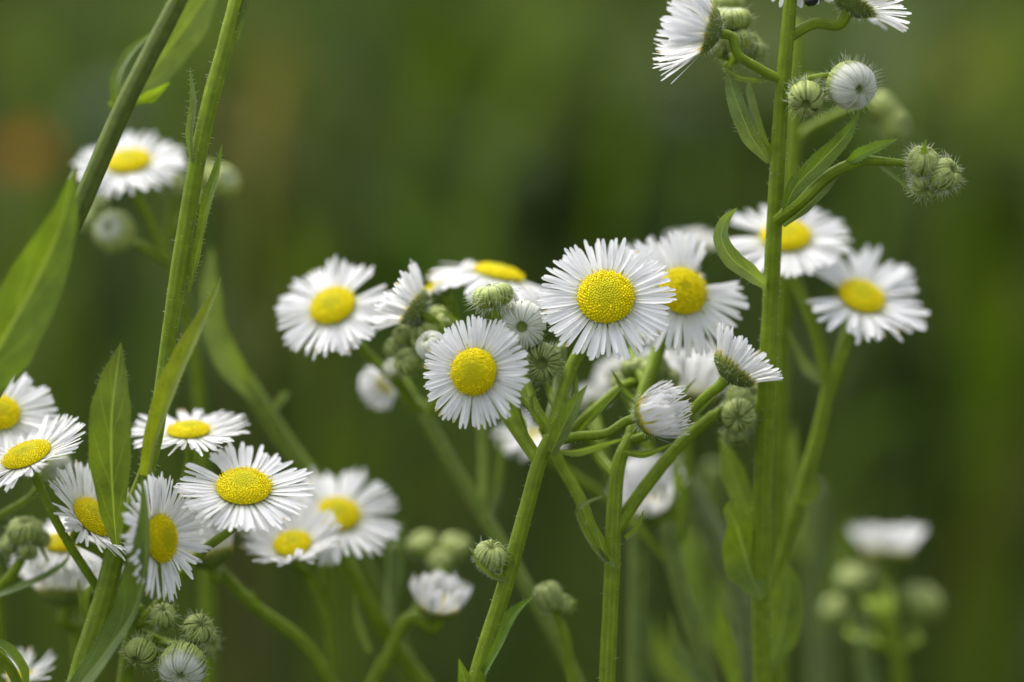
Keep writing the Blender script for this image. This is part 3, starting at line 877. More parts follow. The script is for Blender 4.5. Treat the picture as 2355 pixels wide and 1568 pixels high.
# ------------------------------------------------------------------ plant: second stem right of centre
p = Plant('fleabane', foot(1390, 4, 0.0), 'fleabane with a straight stem right of centre and the daisy overlapped by the largest', 16)
p.stem([(1448, 1005, 5), (1425, 1060, 4), (1412, 1180, 3), (1408, 1300, 3), (1395, 1590, 3)], [13, 16, 18, 18, 18], hairs=1.6, ground=True, hl=8)
p.flower(1568, 670, 8, (0.28, 0.36, 0.89), 156, 58, N=84, lift=4, curl=-12, seed=31, via=[(1448, 1010, 5), (1480, 900, 8), (1515, 800, 11)], r=(16, 15), gap=1, open_=0.8)
p.flower(1488, 668, 18, (-0.10, 0.50, 0.85), 138, 56, N=74, lift=6, curl=-8, seed=32, via=[(1478, 890, 9), (1455, 815, 14)], r=(12, 11), hairs=False)
p.flower(1688, 848, 2, (0.64, 0.74, -0.05), 128, 56, N=82, lift=62, curl=-8, seed=33, via=[(1448, 1020, 5), (1560, 970, 3), (1630, 905, 2)], r=(11, 13), label='daisy seen from the side opening up and right', jit=0.6)
p.bud(1500, 850, 12, (-0.1, 0.8, 0.4), 38, 0.8, via=[(1300, 1005, 8), (1370, 940, 8), (1450, 880, 10)], rb=(13, 9), hairs=80, hl=16, green=(0.14, 0.19, 0.04))
p.bud(1455, 845, 12, (-0.2, 0.8, 0.4), 28, 0.8, via=[(1450, 885, 10)], rb=(8, 8), hairs=60, hl=16, green=(0.16, 0.21, 0.04))
p.bud(1528, 872, 14, (0.3, 0.8, 0.4), 34, 0.85, via=[(1478, 905, 8), (1500, 895, 11)], rb=(8, 8), hairs=80, hl=16, green=(0.16, 0.21, 0.04))
p.bud(1430, 880, 13, (-0.4, 0.6, 0.6), 24, 0.85, via=[(1470, 915, 9)], rb=(7, 7), hairs=60, hl=14, green=(0.18, 0.23, 0.045))
p.leaf([(1470, 930, 6, 6, 6), (1440, 905, 5, 9, 9), (1405, 850, 5, 1, 1)], (0.1, 0.3, 1), 20, col=C_LEAFD)
p.leaf([(1455, 990, 6, 6, 6), (1545, 930, 6, 9, 8), (1600, 870, 7, 1, 1)], (-0.2, 0.4, 1), 20, col=(0.10, 0.17, 0.012))
p.stem([(1640, 955, 6), (1580, 1005, 6), (1490, 1110, 5), (1440, 1225, 4)], (13, 17), name='branch', hairs=1.0)
p.bud(1698, 955, 6, (-0.1, -0.2, 0.9), 38, 0.85, via=[(1640, 955, 6), (1670, 935, 8)], rb=(9, 8), hairs=110, hl=18)
p.bud(1712, 918, 11, (0.55, 0.5, 0.6), 42, 0.85, via=[(1640, 950, 6), (1680, 925, 10)], rb=(8, 8), hairs=110, hl=16)
p.bud(1690, 1000, 9, (0.1, -0.8, 0.4), 28, 0.8, via=[(1650, 955, 7), (1670, 975, 9)], rb=(7, 7), hairs=90, hl=18)
p.bud(1735, 960, 14, (0.7, 0.1, 0.6), 30, 0.8, via=[(1680, 930, 10)], rb=(7, 7), hairs=60, hl=16)
p.leaf([(1636, 962, 6, 7, 7), (1600, 960, 6, 9, 9), (1650, 905, 7, 1, 1)], (0, .3, 1), 20, name='bract')
p.stem([(1252, 985, 7), (1290, 1070, 6), (1335, 1150, 4), (1362, 1220, 3), (1402, 1292, 3)], (13, 15), name='branch', hairs=0.8)
p.stem([(1290, 800, 9), (1284, 880, 9), (1276, 985, 8)], (13, 13), name='branch', hairs=0.8, col=(0.22, 0.29, 0.10), ridge=C_PALE)
p.stem([(1340, 985, 9), (1370, 1040, 8), (1410, 1100, 5)], (14, 15), name='branch', hairs=0.8)
p.leaf([(1412, 1298, 0, 12, 12), (1372, 1268, -2, 16, 10), (1340, 1218, -4, 13, 9), (1328, 1178, -5, 9, 9), (1352, 1158, -6, 9, 8), (1388, 1140, -7, 1, 1)], ((0.4, 0.3, 0.85), (0.2, 0.8, 0.5)), 32, hairs=0.4, col=C_LEAFD)
p.leaf([(1395, 1290, -1, 8, 8), (1378, 1240, -2, 12, 12), (1365, 1200, -2, 2, 2)], (0, 0.1, 1), 20)
p.leaf([(1438, 1238, 0, 7, 7), (1466, 1216, -1, 10, 8), (1480, 1172, -2, 1, 1)], (-0.2, 0.2, 0.9), 30)
p.leaf([(1432, 1038, 1, 8, 8), (1480, 1044, 0, 12, 10), (1550, 1018, -1, 1, 1)], (0, -0.5, 0.8), 15, col=C_LEAFD)

# ------------------------------------------------------------------ plant: tall stem on the right
p = Plant('fleabane', foot(1740, 10, 0.0), 'tallest fleabane on the right with side branches of hairy buds', 17)
p.stem([(1822, -60, 2), (1812, 60, 2), (1796, 240, 2), (1782, 480, 3), (1770, 720, 5), (1757, 1000, 8), (1750, 1300, 11), (1752, 1600, 13)], [15, 16, 17, 19, 19, 21, 21, 21], hairs=2.2, ground=True, hl=8)
p.flower(1626, 68, 0, (-0.93, 0.26, -0.02), 168, 56, N=90, lift=44, curl=24, seed=41, via=[(1790, 182, 2), (1742, 156, 1), (1696, 124, 0)], r=(11, 11), label='half-closed daisy seen from the side with shaggy white rays', jit=2.0, dome=0.3)
p.flower(1830, -92, 4, (0.0, 0.35, 0.93), 118, 52, N=44, lift=4, curl=-12, seed=42, via=[(1820, -30, 2)], r=(12, 11))
p.flower(1962, 4, 3, (0.50, 0.80, -0.15), 140, 54, N=72, lift=22, curl=-8, seed=43, via=[(1822, 88, 2), (1872, 54, 3)], r=(12, 13))
p.bud(1680, 44, 6, (0.0, 0.96, 0.2), 46, 0.55, via=[(1672, 165, 4), (1668, 110, 7)], rb=(8, 7), hairs=120, N=30, white=0.2)
p.bud(1690, 92, 5, (-0.15, 0.9, 0.35), 34, 0.75, via=[(1672, 150, 5)], rb=(7, 7), hairs=90, hl=16)
p.bud(1722, 112, 8, (0.5, 0.6, 0.4), 38, 0.8, via=[(1675, 150, 5), (1690, 140, 8)], rb=(7, 7), hairs=110, hl=18, green=(0.18, 0.23, 0.06))
p.bud(1655, 112, 6, (-0.1, 0.7, 0.6), 18, 0.9, via=[(1670, 150, 5)], rb=(6, 6), hairs=40, hl=10)
p.bud(1664, 8, 14, (0, 1, 0.1), 44, 0.55, via=[(1680, 140, 8), (1672, 70, 13)], rb=(7, 7), hairs=50, white=0.3)
p.stem([(1672, 150, 4), (1690, 205, 4), (1722, 285, 3), (1766, 368, 3)], (10, 12), name='branch', hairs=1.5)
p.leaf([(1768, 372, 1, 8, 8), (1728, 315, 0, 25, 18), (1702, 255, 0, 26, 18), (1684, 205, 1, 18, 14), (1670, 150, 2, 3, 3)], (-0.1, 0.1, 1), 18, hairs=0.3, col=C_LEAFG)
p.leaf([(1768, 350, 3, 5, 5), (1735, 275, 3, 14, 16), (1722, 220, 4, 15, 13), (1722, 175, 5, 1, 1)], (0.5, 0.1, 0.8), 26, col=C_LEAFG)
p.leaf([(1776, 178, 2, 5, 5), (1735, 182, 1, 10, 9), (1700, 178, 1, 9, 8), (1655, 148, 1, 1, 1)], (0.1, -0.6, 0.7), 20, col=C_LEAFG, hairs=0.5)
p.leaf([(1675, 155, 3, 5, 5), (1688, 128, 2, 7, 6), (1690, 102, 2, 1, 1)], (0, 0, 1), 20, name='bract')
p.bud(1957, 196, -2, (0.38, -0.30, 0.85), 54, 0.95, white=0.7, via=[(1806, 232, 1), (1850, 185, 0), (1900, 175, -1)], rb=(9, 8), hairs=180, N=40, hl=24, hole=0.13, label='large white bud about to open')
p.bud(1854, 226, -2, (-0.10, -0.55, 0.80), 40, 0.8, via=[(1806, 232, 1), (1850, 190, 0)], rb=(8, 8), hairs=180, hl=20, hole=0.26)
p.leaf([(1812, 215, 0, 7, 7), (1828, 175, 0, 9, 8), (1834, 140, 0, 1, 1)], (0, 0.1, 1), 22, hairs=0.6)
p.leaf([(1838, 190, 0, 5, 5), (1858, 168, 0, 7, 6), (1885, 172, 0, 1, 1)], (0, 0.5, 1), 22, name='bract')
p.stem([(2040, 372, -1), (1985, 370, -1), (1900, 408, 0), (1845, 462, 0), (1796, 512, 2)], [10, 12, 14, 15, 17], name='branch', hairs=1.8)
p.stem([(2120, 385, 0), (2080, 376, -1), (2030, 371, -1)], (8, 10), name='branch', hairs=1.8)
p.leaf([(1802, 490, 1, 5, 6), (1825, 435, 0, 20, 20), (1885, 372, -1, 24, 27), (1942, 312, -2, 16, 19), (1977, 254, -2, 1, 1)], (-0.1, 0.15, 0.95), 14, col=(0.075, 0.14, 0.012), hairs=0.5)
p.leaf([(1945, 378, -1, 6, 6), (1975, 358, -2, 17, 15), (2018, 338, -2, 15, 13), (2064, 319, -2, 1, 1)], (-0.1, 0.25, 0.9), 18, col=(0.11, 0.20, 0.012), hairs=0.5)
p.leaf([(1800, 520, 1, 5, 5), (1850, 478, -1, 4, 13), (1900, 430, -1, 3, 11), (1932, 402, -1, 1, 1)], (0.2, -0.4, 0.8), 10, col=C_LEAFG)
p.leaf([(2012, 376, -1, 5, 5), (2045, 398, -2, 7, 7), (2080, 428, -2, 5, 5), (2098, 448, -2, 1, 1)], (0.1, 0.3, 0.9), 26, col=C_LEAFG, hairs=0.4)
p.bud(2122, 372, -2, (0.20, 0.75, 0.55), 35, 0.9, via=[(2090, 378, -1)], rb=(7, 7), hairs=230, hl=20)
p.bud(2170, 402, -2, (0.60, 0.35, 0.60), 36, 0.9, via=[(2100, 380, -1), (2135, 395, 1)], rb=(7, 7), hairs=260, hl=22, hole=0.24)
p.bud(2128, 424, -1, (-0.05, -0.55, 0.75), 32, 0.85, via=[(2100, 382, -1), (2125, 395, 1)], rb=(7, 7), hairs=230, hl=20)
p.leaf([(2122, 362, -3, 7, 7), (2124, 342, -4, 6, 6), (2129, 320, -4, 1, 1)], (0, 0, 1), 20, name='bract')
p.leaf([(1766, 660, 4, 10, 10), (1722, 626, 1, 22, 22), (1680, 592, 0, 24, 22), (1658, 546, 0, 22, 18), (1668, 508, 1, 15, 11), (1694, 478, 1, 1, 1)], ((0.1, 0.2, 0.95), (0.3, 0.1, 0.9)), 14, col=C_LEAFG, hairs=0.4)
p.leaf([(1752, 1378, 9, 10, 10), (1724, 1312, 11, 56, 40), (1704, 1245, 11, 50, 50), (1690, 1200, 10, 22, 30), (1676, 1170, 10, 12, 12), (1690, 1142, 10, 1, 1)], (-0.05, 0.1, 1), 8, col=(0.11, 0.185, 0.008))
p.leaf([(1762, 1545, 16, 10, 10), (1792, 1470, 17, 34, 40), (1806, 1400, 17, 42, 42), (1812, 1340, 17, 30, 28), (1808, 1285, 17, 1, 1)], (0.1, 0.1, 1), 8, col=(0.105, 0.175, 0.012))

# small dark insect under the topmost flower
def insect():
    e = empty('insect', P(1884, -6, 1))
    tag(e, 'tiny black insect under the flower cut by the top edge', 'insect')
    mb = MB()
    ax = D((0.85, 0.5, 0.1)); x, y, n = frame(ax)
    C = P(1880, -8, 1); u = U()
    prof = ((-34, 1), (-30, 9), (-20, 14), (-8, 13), (-2, 7), (4, 11), (14, 12), (20, 8), (23, 5), (27, 8), (33, 7), (36, 1))
    pr = None
    for z, r in prof:
        row = [mb.vert(C + (x * math.cos(k * PI / 8) + y * math.sin(k * PI / 8)) * r * u + n * z * u, (0.012, 0.011, 0.012)) for k in range(16)]
        if pr:
            for k in range(16): mb.face((pr[k], pr[(k + 1) % 16], row[(k + 1) % 16], row[k]))
        pr = row
    mb.build('body', [M_BLACK], e)
    rng = random.Random(1)
    for sgn in (-1, 1):
        for k in range(3):
            m2 = MB()
            a = C + n * (4 + k * 7) * u + x * sgn * 10 * u
            b = a + x * sgn * 18 * u + D((0, 0.5, 0)) * 8 * u; c = b + x * sgn * 8 * u - D((0, 1, 0)) * 22 * u
            tube(m2, spline([a, b, c], 4), [2.2 * u, 2 * u, 2 * u, 1.8 * u, 1.6 * u, 1.4 * u, 1.2 * u, 1.0 * u, 0.7 * u], rng, 0, 6, 0, col=(0.012, 0.011, 0.012), ridge=(0.012, 0.011, 0.012))
            m2.build('leg', [M_BLACK], e)
insect()

# ------------------------------------------------------------------ softly blurred plants behind
p = Plant('fleabane', foot(1790, 22, 0.0), 'blurred fleabane behind the tall right stem with two wide daisies on forked stalks', 18)
p.flower(1806, 545, 20, (-0.03, 0.80, 0.60), 150, 58, N=56, lift=4, curl=-6, seed=51, via=[(1905, 905, 18), (1880, 780, 19), (1835, 660, 21)], r=(15, 14), hairs=False, gap=1, wid=1.25)
p.flower(1980, 684, 18, (0.24, 0.72, 0.64), 158, 54, N=50, lift=12, curl=-10, seed=52, via=[(1900, 930, 18), (1930, 830, 18)], r=(16, 15), hairs=False, gap=2, wid=1.3, jit=1.4)
p.stem([(1905, 890, 18), (1885, 980, 18), (1845, 1130, 18), (1800, 1290, 19), (1775, 1600, 20)], (15, 18), ground=True)
p.leaf([(1905, 890, 18, 8, 8), (1860, 850, 20, 18, 14), (1810, 760, 22, 2, 2)], (-.2, .3, 1), 20, col=(0.12, 0.18, 0.05))
p.leaf([(1840, 1160, 17, 10, 12), (1865, 1130, 17, 18, 18), (1870, 1080, 17, 2, 2)], (.1, .3, 1), 20, col=(0.16, 0.24, 0.012))
p.leaf([(1815, 1260, 18, 8, 8), (1830, 1190, 18, 16, 16), (1850, 1130, 18, 2, 2)], (.1, .3, 1), 20, col=C_LEAFG)

p = Plant('fleabane', foot(1815, 32, 0.01), 'thin blurred stem just behind the tall right stem with two pale buds', 19)
p.stem([(1832, 60, 26), (1826, 260, 25), (1816, 480, 25), (1800, 800, 28), (1790, 1600, 30)], (15, 18), ground=True)
p.stem([(1990, 238, 28), (1930, 262, 28), (1850, 305, 27), (1822, 340, 26)], (9, 11), name='branch')
p.bud(2032, 246, 28, (0.6, 0.5, 0.4), 34, 0.8, via=[(1985, 240, 28)], rb=(8, 8), hairs=40)
p.bud(2058, 290, 28, (0.7, 0.1, 0.5), 36, 0.8, via=[(1990, 240, 28), (2020, 270, 29)], rb=(8, 8), hairs=40)
p.leaf([(1850, 1180, 30, 10, 10), (1820, 1080, 30, 26, 26), (1830, 970, 30, 1, 1)], (0, .2, 1), 20, col=(0.09, 0.14, 0.05))

p = Plant('fleabane', foot(2040, 50, 0.02), 'blurred fleabane at the lower right with one flat white daisy above pale buds', 20)
p.flower(2040, 1276, 52, (0.02, 0.985, -0.13), 122, 50, N=100, lift=66, curl=-14, seed=61, jit=0.6, via=[(2060, 1500, 46), (2050, 1400, 46)], r=(12, 11), hairs=False, lod=1)
p.bud(1958, 1332, 52, (-0.3, 0.8, 0.5), 36, 0.75, via=[(2060, 1500, 46), (2010, 1400, 46)], rb=(9, 9), hairs=20, green=(0.32, 0.38, 0.10))
p.bud(2010, 1328, 54, (0.2, 0.8, 0.5), 30, 0.75, via=[(2060, 1500, 46), (2030, 1400, 46)], rb=(9, 9), hairs=20, green=(0.32, 0.38, 0.12))
p.bud(1920, 1402, 52, (-0.5, 0.5, 0.6), 31, 0.8, via=[(2062, 1540, 46), (1970, 1470, 46)], rb=(9, 9), hairs=20)
p.bud(1995, 1418, 52, (-0.1, 0.5, 0.8), 28, 0.8, via=[(2062, 1540, 46), (2020, 1480, 45)], rb=(9, 9), hairs=20)
p.bud(2116, 1385, 53, (0.15, 0.9, 0.4), 47, 0.72, via=[(2070, 1545, 46), (2100, 1480, 46)], rb=(10, 10), hairs=20)
p.stem([(2055, 1440, 46), (2062, 1500, 46), (2068, 1600, 47)], (14, 18), ground=True)
p.stem([(1985, 1470, 46), (1990, 1530, 46), (2005, 1600, 46)], (16, 18), name='branch', col=(0.13, 0.19, 0.06))

p = Plant('fleabane', foot(800, 24, -0.01), 'blurred pair of overlapping daisies left of the centre bottom', 21)
p.flower(672, 1252, 14, (-0.10, 0.80, 0.58), 126, 44, N=60, lift=16, curl=24, seed=71, via=[(770, 1600, 22), (750, 1420, 22), (705, 1320, 22)], r=(12, 10), hairs=False, wid=1.2)
p.flower(776, 1184, 20, (0.10, 0.74, 0.66), 152, 52, N=74, lift=6, curl=-8, seed=72, via=[(900, 1480, 22), (840, 1370, 20), (800, 1290, 19)], r=(17, 15), hairs=False)
p.stem([(790, 1275, 20), (840, 1370, 20), (905, 1480, 22), (990, 1600, 24)], (16, 20), ground=True)
p.stem([(745, 1300, 23), (755, 1400, 23), (785, 1600, 24)], (12, 14), name='branch')
p.stem([(905, 1260, 26), (900, 1360, 25), (890, 1470, 23)], (14, 15), name='branch', col=(0.13, 0.19, 0.05))
p.leaf([(890, 1440, 24, 8, 8), (915, 1330, 25, 12, 12), (925, 1190, 26, 1, 1)], (0, 0.1, 1), 20, col=C_LEAFG)
p.leaf([(850, 1500, 20, 8, 8), (825, 1430, 20, 12, 12), (815, 1360, 20, 1, 1)], (0, 0.1, 1), 20, col=C_LEAFG)

p = Plant('fleabane', foot(770, 24, -0.03), 'blurred white back-facing daisy on a slanting stalk behind the lower left spray', 22)
p.flower(482, 1278, 15, (-0.25, 0.95, -0.10), 195, 52, N=70, lift=72, curl=-6, seed=73, via=[(780, 1600, 20), (700, 1480, 19), (580, 1390, 18), (500, 1310, 18)], r=(16, 11), hairs=False)
p.stem([(680, 1465, 19), (700, 1482, 19), (780, 1610, 20)], (13, 15), ground=True)
p.bud(512, 1185, 10, (0.1, -0.3, 0.8), 28, 0.8, via=[(470, 1262, 16)], rb=(6, 6), hairs=50)
p.bud(556, 1200, 13, (0.3, -0.2, 0.8), 26, 0.8, via=[(480, 1270, 16)], rb=(6, 6), hairs=30, white=0.4)
p.leaf([(600, 1405, 18, 5, 5), (590, 1385, 17, 7, 7), (578, 1350, 17, 1, 1)], (0, 0, 1), 20, name='bract')

p = Plant('fleabane', foot(200, 26, 0.0), 'blurred fleabane low at the left with cupped white daisies behind a thin stalk', 23)
p.flower(150, 1360, 20, (0.02, 0.98, -0.12), 155, 60, N=80, lift=50, curl=-8, seed=81, via=[(190, 1600, 22), (178, 1450, 22)], r=(16, 14), hairs=False)
p.flower(140, 1250, 16, (0.05, 0.85, 0.45), 115, 40, N=60, lift=6, curl=-14, seed=82, via=[(182, 1480, 22), (200, 1380, 24), (150, 1310, 20)], r=(11, 10), hairs=False)
p.stem([(178, 1440, 22), (185, 1520, 22), (192, 1600, 22)], (17, 19), ground=True)
p.flower(42, 1560, 14, (-0.1, 0.9, 0.25), 110, 36, N=22, lift=34, curl=-6, seed=83, via=[(30, 1650, 14), (36, 1620, 14)], r=(11, 10), hairs=False, gap=2)

p = Plant('fleabane', foot(400, 36, 0.0), 'blurred daisy at the upper left behind the slanting stem with pale buds below', 24)
p.flower(296, 374, 25, (-0.10, 0.85, 0.50), 134, 52, N=80, lift=4, curl=-8, seed=91, via=[(380, 600, 30), (340, 500, 29)], r=(10, 10), hairs=False)
p.bud(262, 532, 26, (-0.3, 0.3, 0.9), 46, 0.8, white=0.3, via=[(385, 605, 30), (320, 565, 28)], rb=(9, 9), hairs=30)
p.bud(206, 500, 28, (-0.6, 0.4, 0.6), 30, 0.8, via=[(320, 570, 28), (250, 520, 30)], rb=(8, 8), hairs=20, green=(0.26, 0.33, 0.1))
p.bud(225, 470, 28, (-0.2, 0.6, 0.6), 24, 0.8, via=[(250, 520, 30)], rb=(8, 8), hairs=20, green=(0.26, 0.33, 0.1))
p.bud(402, 424, 28, (0.1, 0.7, 0.5), 28, 0.8, via=[(380, 590, 30), (395, 480, 30)], rb=(8, 8), hairs=20, green=(0.26, 0.33, 0.1))
p.bud(512, 418, 30, (0.5, 0.4, 0.6), 36, 0.8, via=[(390, 560, 30), (450, 470, 31)], rb=(8, 8), hairs=20, white=0.2)
p.bud(478, 400, 32, (0.3, 0.6, 0.6), 28, 0.8, via=[(450, 480, 31)], rb=(8, 8), hairs=20)
p.stem([(370, 560, 30), (400, 625, 30), (440, 760, 32), (470, 1100, 36), (480, 1600, 38)], (10, 15), ground=True)

p = Plant('fleabane', foot(1000, 40, 0.0), 'blurred leafy stem slanting up left of centre and ending in a bent pale leaf', 25)
p.stem([(560, 870, 26), (600, 930, 26), (650, 1010, 27), (712, 1095, 28), (800, 1240, 32), (960, 1600, 38)], (20, 20), ground=True, col=(0.14, 0.20, 0.03))
p.leaf([(590, 915, 25, 20, 16), (535, 845, 24, 40, 30), (490, 750, 25, 34, 28), (482, 670, 26, 24, 24), (487, 570, 28, 2, 2)], (0.3, 0.3, 0.9), 18, col=(0.13, 0.20, 0.03))
p.leaf([(625, 950, 26, 8, 8), (650, 915, 26, 12, 10), (665, 900, 26, 1, 1)], (0, .5, .8), 20, col=C_LEAFG)

p = Plant('fleabane', foot(1380, 28, 0.01), 'blurred slanting stem crossing behind the central stem with daisies left of centre', 26)
p.stem([(960, 930, 24), (1000, 1000, 23), (1065, 1110, 22), (1130, 1215, 21), (1215, 1360, 20), (1340, 1600, 20)], (16, 17), ground=True, col=(0.15, 0.215, 0.04))
p.stem([(1112, 930, 26), (1115, 1060, 24), (1118, 1180, 22)], (14, 14), name='branch', col=(0.15, 0.21, 0.03))
p.leaf([(1125, 1190, 23, 8, 8), (1145, 1120, 25, 12, 12), (1155, 980, 26, 1, 1)], (0, 0, 1), 20, col=C_LEAFG)
p.flower(765, 705, 14, (-0.26, 0.62, 0.74), 140, 54, N=76, lift=4, curl=-10, seed=101, via=[(975, 955, 24), (890, 860, 20), (822, 790, 17)], r=(11, 10), hairs=False, gap=1)
p.flower(1145, 634, 18, (0.22, 0.95, 0.13), 165, 58, N=76, lift=-4, curl=-30, seed=102, via=[(985, 960, 24), (1090, 860, 22), (1130, 740, 20)], r=(11, 11), hairs=False)
p.flower(1010, 660, 20, (-0.5, 0.80, 0.0), 105, 40, N=60, lift=20, curl=-20, seed=103, via=[(985, 950, 24), (1040, 800, 22)], r=(10, 10), hairs=False)
p.flower(890, 880, 26, (-0.55, -0.35, 0.6), 78, 26, N=46, lift=50, curl=20, seed=104, via=[(965, 935, 24)], r=(10, 10), hairs=False, lod=1)
p.bud(905, 850, 18, (-0.3, 0.5, 0.6), 24, 0.8, via=[(960, 930, 24)], rb=(8, 8), hairs=20, white=0.5)

p = Plant('fleabane', foot(850, 28, -0.02), 'blurred half-open white flower on a forked stalk at the bottom left of centre', 27)
p.flower(1008, 1395, 17, (0.14, 0.93, 0.30), 112, 48, N=80, lift=52, curl=42, seed=111, via=[(845, 1600, 18), (895, 1500, 18), (945, 1420, 18)], r=(15, 14), hairs=False, jit=1.5)
p.stem([(880, 1520, 18), (850, 1585, 18), (838, 1620, 18)], (15, 17), ground=True)
p.bud(972, 1252, 32, (-0.3, 0.7, 0.5), 32, 0.75, via=[(900, 1490, 22), (960, 1400, 26), (1010, 1320, 28)], rb=(10, 9), hairs=20)
p.bud(1048, 1258, 33, (0.2, 0.8, 0.5), 34, 0.75, via=[(960, 1400, 26), (1020, 1320, 29)], rb=(9, 9), hairs=20)
p.bud(1012, 1290, 30, (0.0, 0.6, 0.7), 27, 0.75, via=[(960, 1400, 26), (1000, 1340, 27)], rb=(9, 9), hairs=20)

p = Plant('fleabane', foot(1320, 14, 0.0), 'slightly blurred stalk with a pair of pale green buds just right of the central stem', 28)
p.stem([(1270, 1400, 12), (1292, 1440, 12), (1310, 1530, 12), (1322, 1600, 12)], (10, 14), ground=True)
p.bud(1262, 1372, 11, (-0.3, 0.85, 0.3), 31, 1.1, via=[(1290, 1440, 12), (1275, 1410, 12)], rb=(8, 8), hairs=60, green=(0.30, 0.37, 0.10), hl=14)
p.bud(1298, 1390, 12, (0.5, 0.7, 0.4), 24, 0.8, via=[(1292, 1440, 12)], rb=(7, 7), hairs=40, hl=12)
p.leaf([(1300, 1412, 11, 5, 5), (1315, 1395, 11, 6, 6), (1330, 1378, 11, 1, 1)], (0, .2, 1), 20, name='bract')

p = Plant('fleabane', foot(1600, 40, 0.0), 'blurred cupped white daisies on grey-green stems between the two right sharp stems', 29)
p.flower(1582, 915, 28, (0.05, 0.98, -0.15), 182, 54, N=86, lift=62, curl=-6, seed=121, via=[(1560, 1240, 26), (1580, 1080, 28)], r=(14, 12), hairs=False)
p.flower(1592, 572, 38, (0.05, 0.92, -0.2), 78, 40, N=60, lift=50, curl=0, seed=122, via=[(1600, 900, 36), (1590, 720, 38)], r=(10, 10), hairs=False, lod=1)
p.flower(1420, 860, 34, (-0.4, 0.6, -0.5), 60, 24, N=46, lift=30, curl=0, seed=123, via=[(1560, 1240, 26), (1480, 1000, 30)], r=(10, 10), hairs=False, lod=1)
p.flower(1495, 1165, 27, (-0.12, 0.70, 0.6), 138, 30, N=74, lift=42, curl=34, seed=124, via=[(1540, 1260, 24), (1530, 1200, 26)], r=(15, 14), hairs=False)
p.flower(1226, 1000, 32, (-0.1, 0.70, 0.4), 92, 14, N=46, lift=10, curl=-10, seed=125, via=[(1550, 1300, 24), (1400, 1150, 30), (1300, 1080, 30)], r=(10, 10), hairs=False, gap=2)
p.flower(1362, 925, 34, (0.0, 0.7, -0.5), 52, 18, N=40, lift=40, curl=0, seed=126, via=[(1450, 1150, 30), (1380, 1010, 29)], r=(9, 9), hairs=False, lod=1)
p.stem([(1535, 1215, 24), (1560, 1330, 24), (1590, 1440, 24), (1640, 1620, 24)], (19, 20), ground=True, col=(0.17, 0.23, 0.06))
p.stem([(1475, 1190, 30), (1472, 1380, 30), (1470, 1600, 30)], (24, 25), name='branch', col=(0.13, 0.19, 0.05))
p.stem([(1555, 1070, 34), (1620, 1190, 34), (1700, 1360, 34), (1720, 1600, 34)], (26, 26), name='branch', col=(0.19, 0.23, 0.11))
p.leaf([(1740, 1270, 14, 8, 8), (1715, 1170, 14, 28, 26), (1685, 1085, 15, 32, 28), (1655, 995, 16, 2, 2)], (0.1, 0.1, 0.95), 14, col=(0.13, 0.21, 0.015))
p.leaf([(1562, 1230, 22, 6, 6), (1560, 1130, 22, 16, 16), (1555, 1050, 22, 1, 1)], (0, 0.2, 1), 20, col=(0.13, 0.22, 0.012))
p.leaf([(1700, 1620, 20, 8, 8), (1672, 1500, 20, 26, 26), (1657, 1440, 20, 20, 20), (1648, 1372, 20, 1, 1)], (0, 0.1, 1), 12, col=(0.12, 0.20, 0.015))
p.leaf([(1640, 1600, 22, 8, 8), (1560, 1500, 24, 20, 20), (1540, 1400, 25, 1, 1)], (0.2, 0.2, 1), 20, col=C_LEAFG)

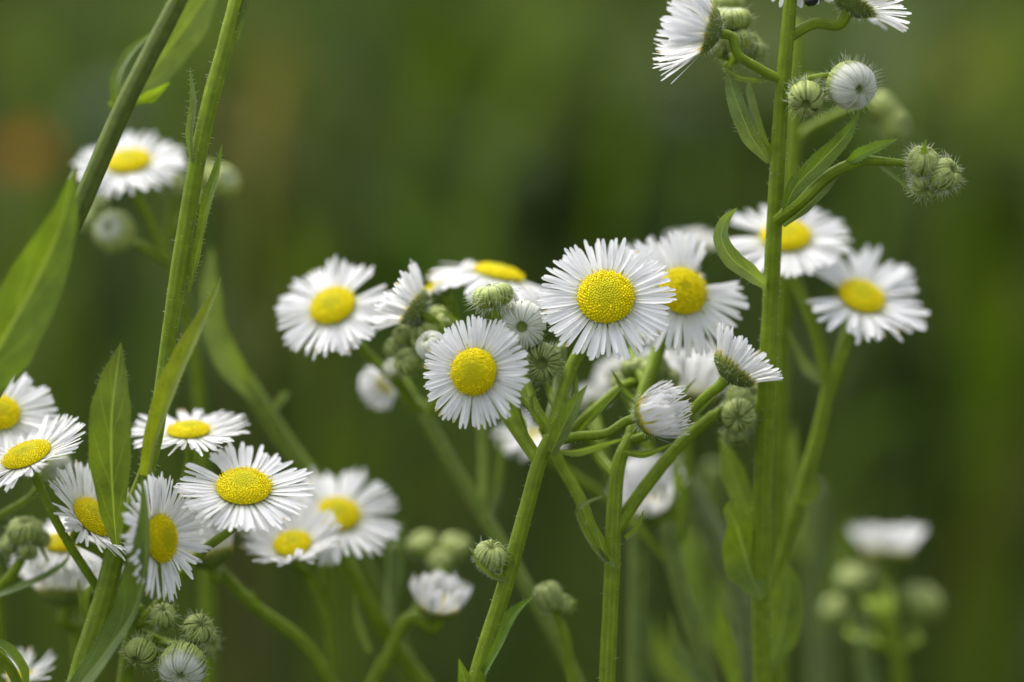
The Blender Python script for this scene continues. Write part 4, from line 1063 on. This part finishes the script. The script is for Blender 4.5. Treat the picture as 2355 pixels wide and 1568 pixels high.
p = Plant('fleabane', foot(1880, 70, 0.0), 'very blurred leafy green stalk low behind the right plants', 30)
p.stem([(1872, 1130, 66), (1880, 1260, 68), (1890, 1600, 70)], (22, 26), ground=True, col=(0.15, 0.20, 0.08))
p.leaf([(1880, 1330, 68, 8, 8), (1835, 1200, 68, 34, 34), (1822, 1040, 68, 2, 2)], (0, 0.1, 1), 15, col=(0.10, 0.16, 0.05))
p.leaf([(1885, 1450, 66, 8, 8), (1925, 1330, 66, 30, 30), (1950, 1180, 66, 2, 2)], (0, 0.1, 1), 15, col=(0.08, 0.14, 0.03))
p = Plant('fleabane', foot(1620, 60, 0.0), 'very blurred leafy stalk in the gap left of the tall right stem', 31)
p.stem([(1640, 1080, 58), (1620, 1300, 60), (1610, 1600, 60)], (22, 24), ground=True, col=(0.14, 0.20, 0.05))
p.leaf([(1622, 1400, 58, 8, 8), (1580, 1290, 58, 30, 30), (1560, 1130, 58, 2, 2)], (0, 0.1, 1), 15, col=(0.09, 0.16, 0.03))
p.leaf([(1618, 1500, 56, 8, 8), (1655, 1400, 56, 30, 30), (1690, 1250, 56, 2, 2)], (0, 0.1, 1), 15, col=(0.10, 0.17, 0.04))
p.leaf([(1615, 1620, 56, 8, 8), (1540, 1540, 56, 30, 30), (1500, 1420, 56, 2, 2)], (0, 0.1, 1), 15, col=(0.09, 0.15, 0.03))

# ------------------------------------------------------------------ far out of focus plants
def far_flower(name, x, y, d, R, col, label, cat):
    u = U(d); C = P(x, y, d)
    e = empty(name, Vector((C.x, C.y, 0))); tag(e, label, cat)
    rng = random.Random(int(x))
    Y = D((0, 0.6, 0.8)); fx, fy, fn = frame(Y)
    mb = MB()
    for lay in range(3):
        for i in range(14):
            a = 2 * PI * (i + 0.33 * lay + rng.uniform(-.2, .2)) / 14
            rad = fx * math.cos(a) + fy * math.sin(a); tan = fy * math.cos(a) - fx * math.sin(a)
            el = R_(8 + 22 * lay); pr = None
            for sv, wf in ((0.1, .3), (.4, .8), (.75, 1), (.95, .6), (1, .2)):
                L = R * u * (1 - 0.2 * lay)
                p_ = C + rad * L * sv * math.cos(el) + fn * L * sv * math.sin(el)
                hw = R * u * 0.2 * wf
                row = [mb.vert(p_ - tan * hw, col), mb.vert(p_ + tan * hw, col)]
                if pr: mb.face((pr[0], pr[1], row[1], row[0]))
                pr = row
    mb.build('petals', [M_GRASS], e)
    mb = MB()
    b = Vector((C.x + 0.01, C.y + 0.02, 0))
    tube(mb, spline([C - fn * R * u * 0.2, C.lerp(b, 0.4) + Vector((0.01, 0, 0)), b], 6), [0.0016] * 13, rng, 5, 10)
    mb.build('stem', [M_STEM], e)
far_flower('orange_flower', 62, 355, 260, 56, (0.44, 0.18, 0.018), 'orange flower far out of focus at the left edge', 'flower')
far_flower('yellow_flower', 2195, 165, 340, 64, (0.30, 0.26, 0.008), 'dull yellow flower far out of focus at the upper right', 'flower')
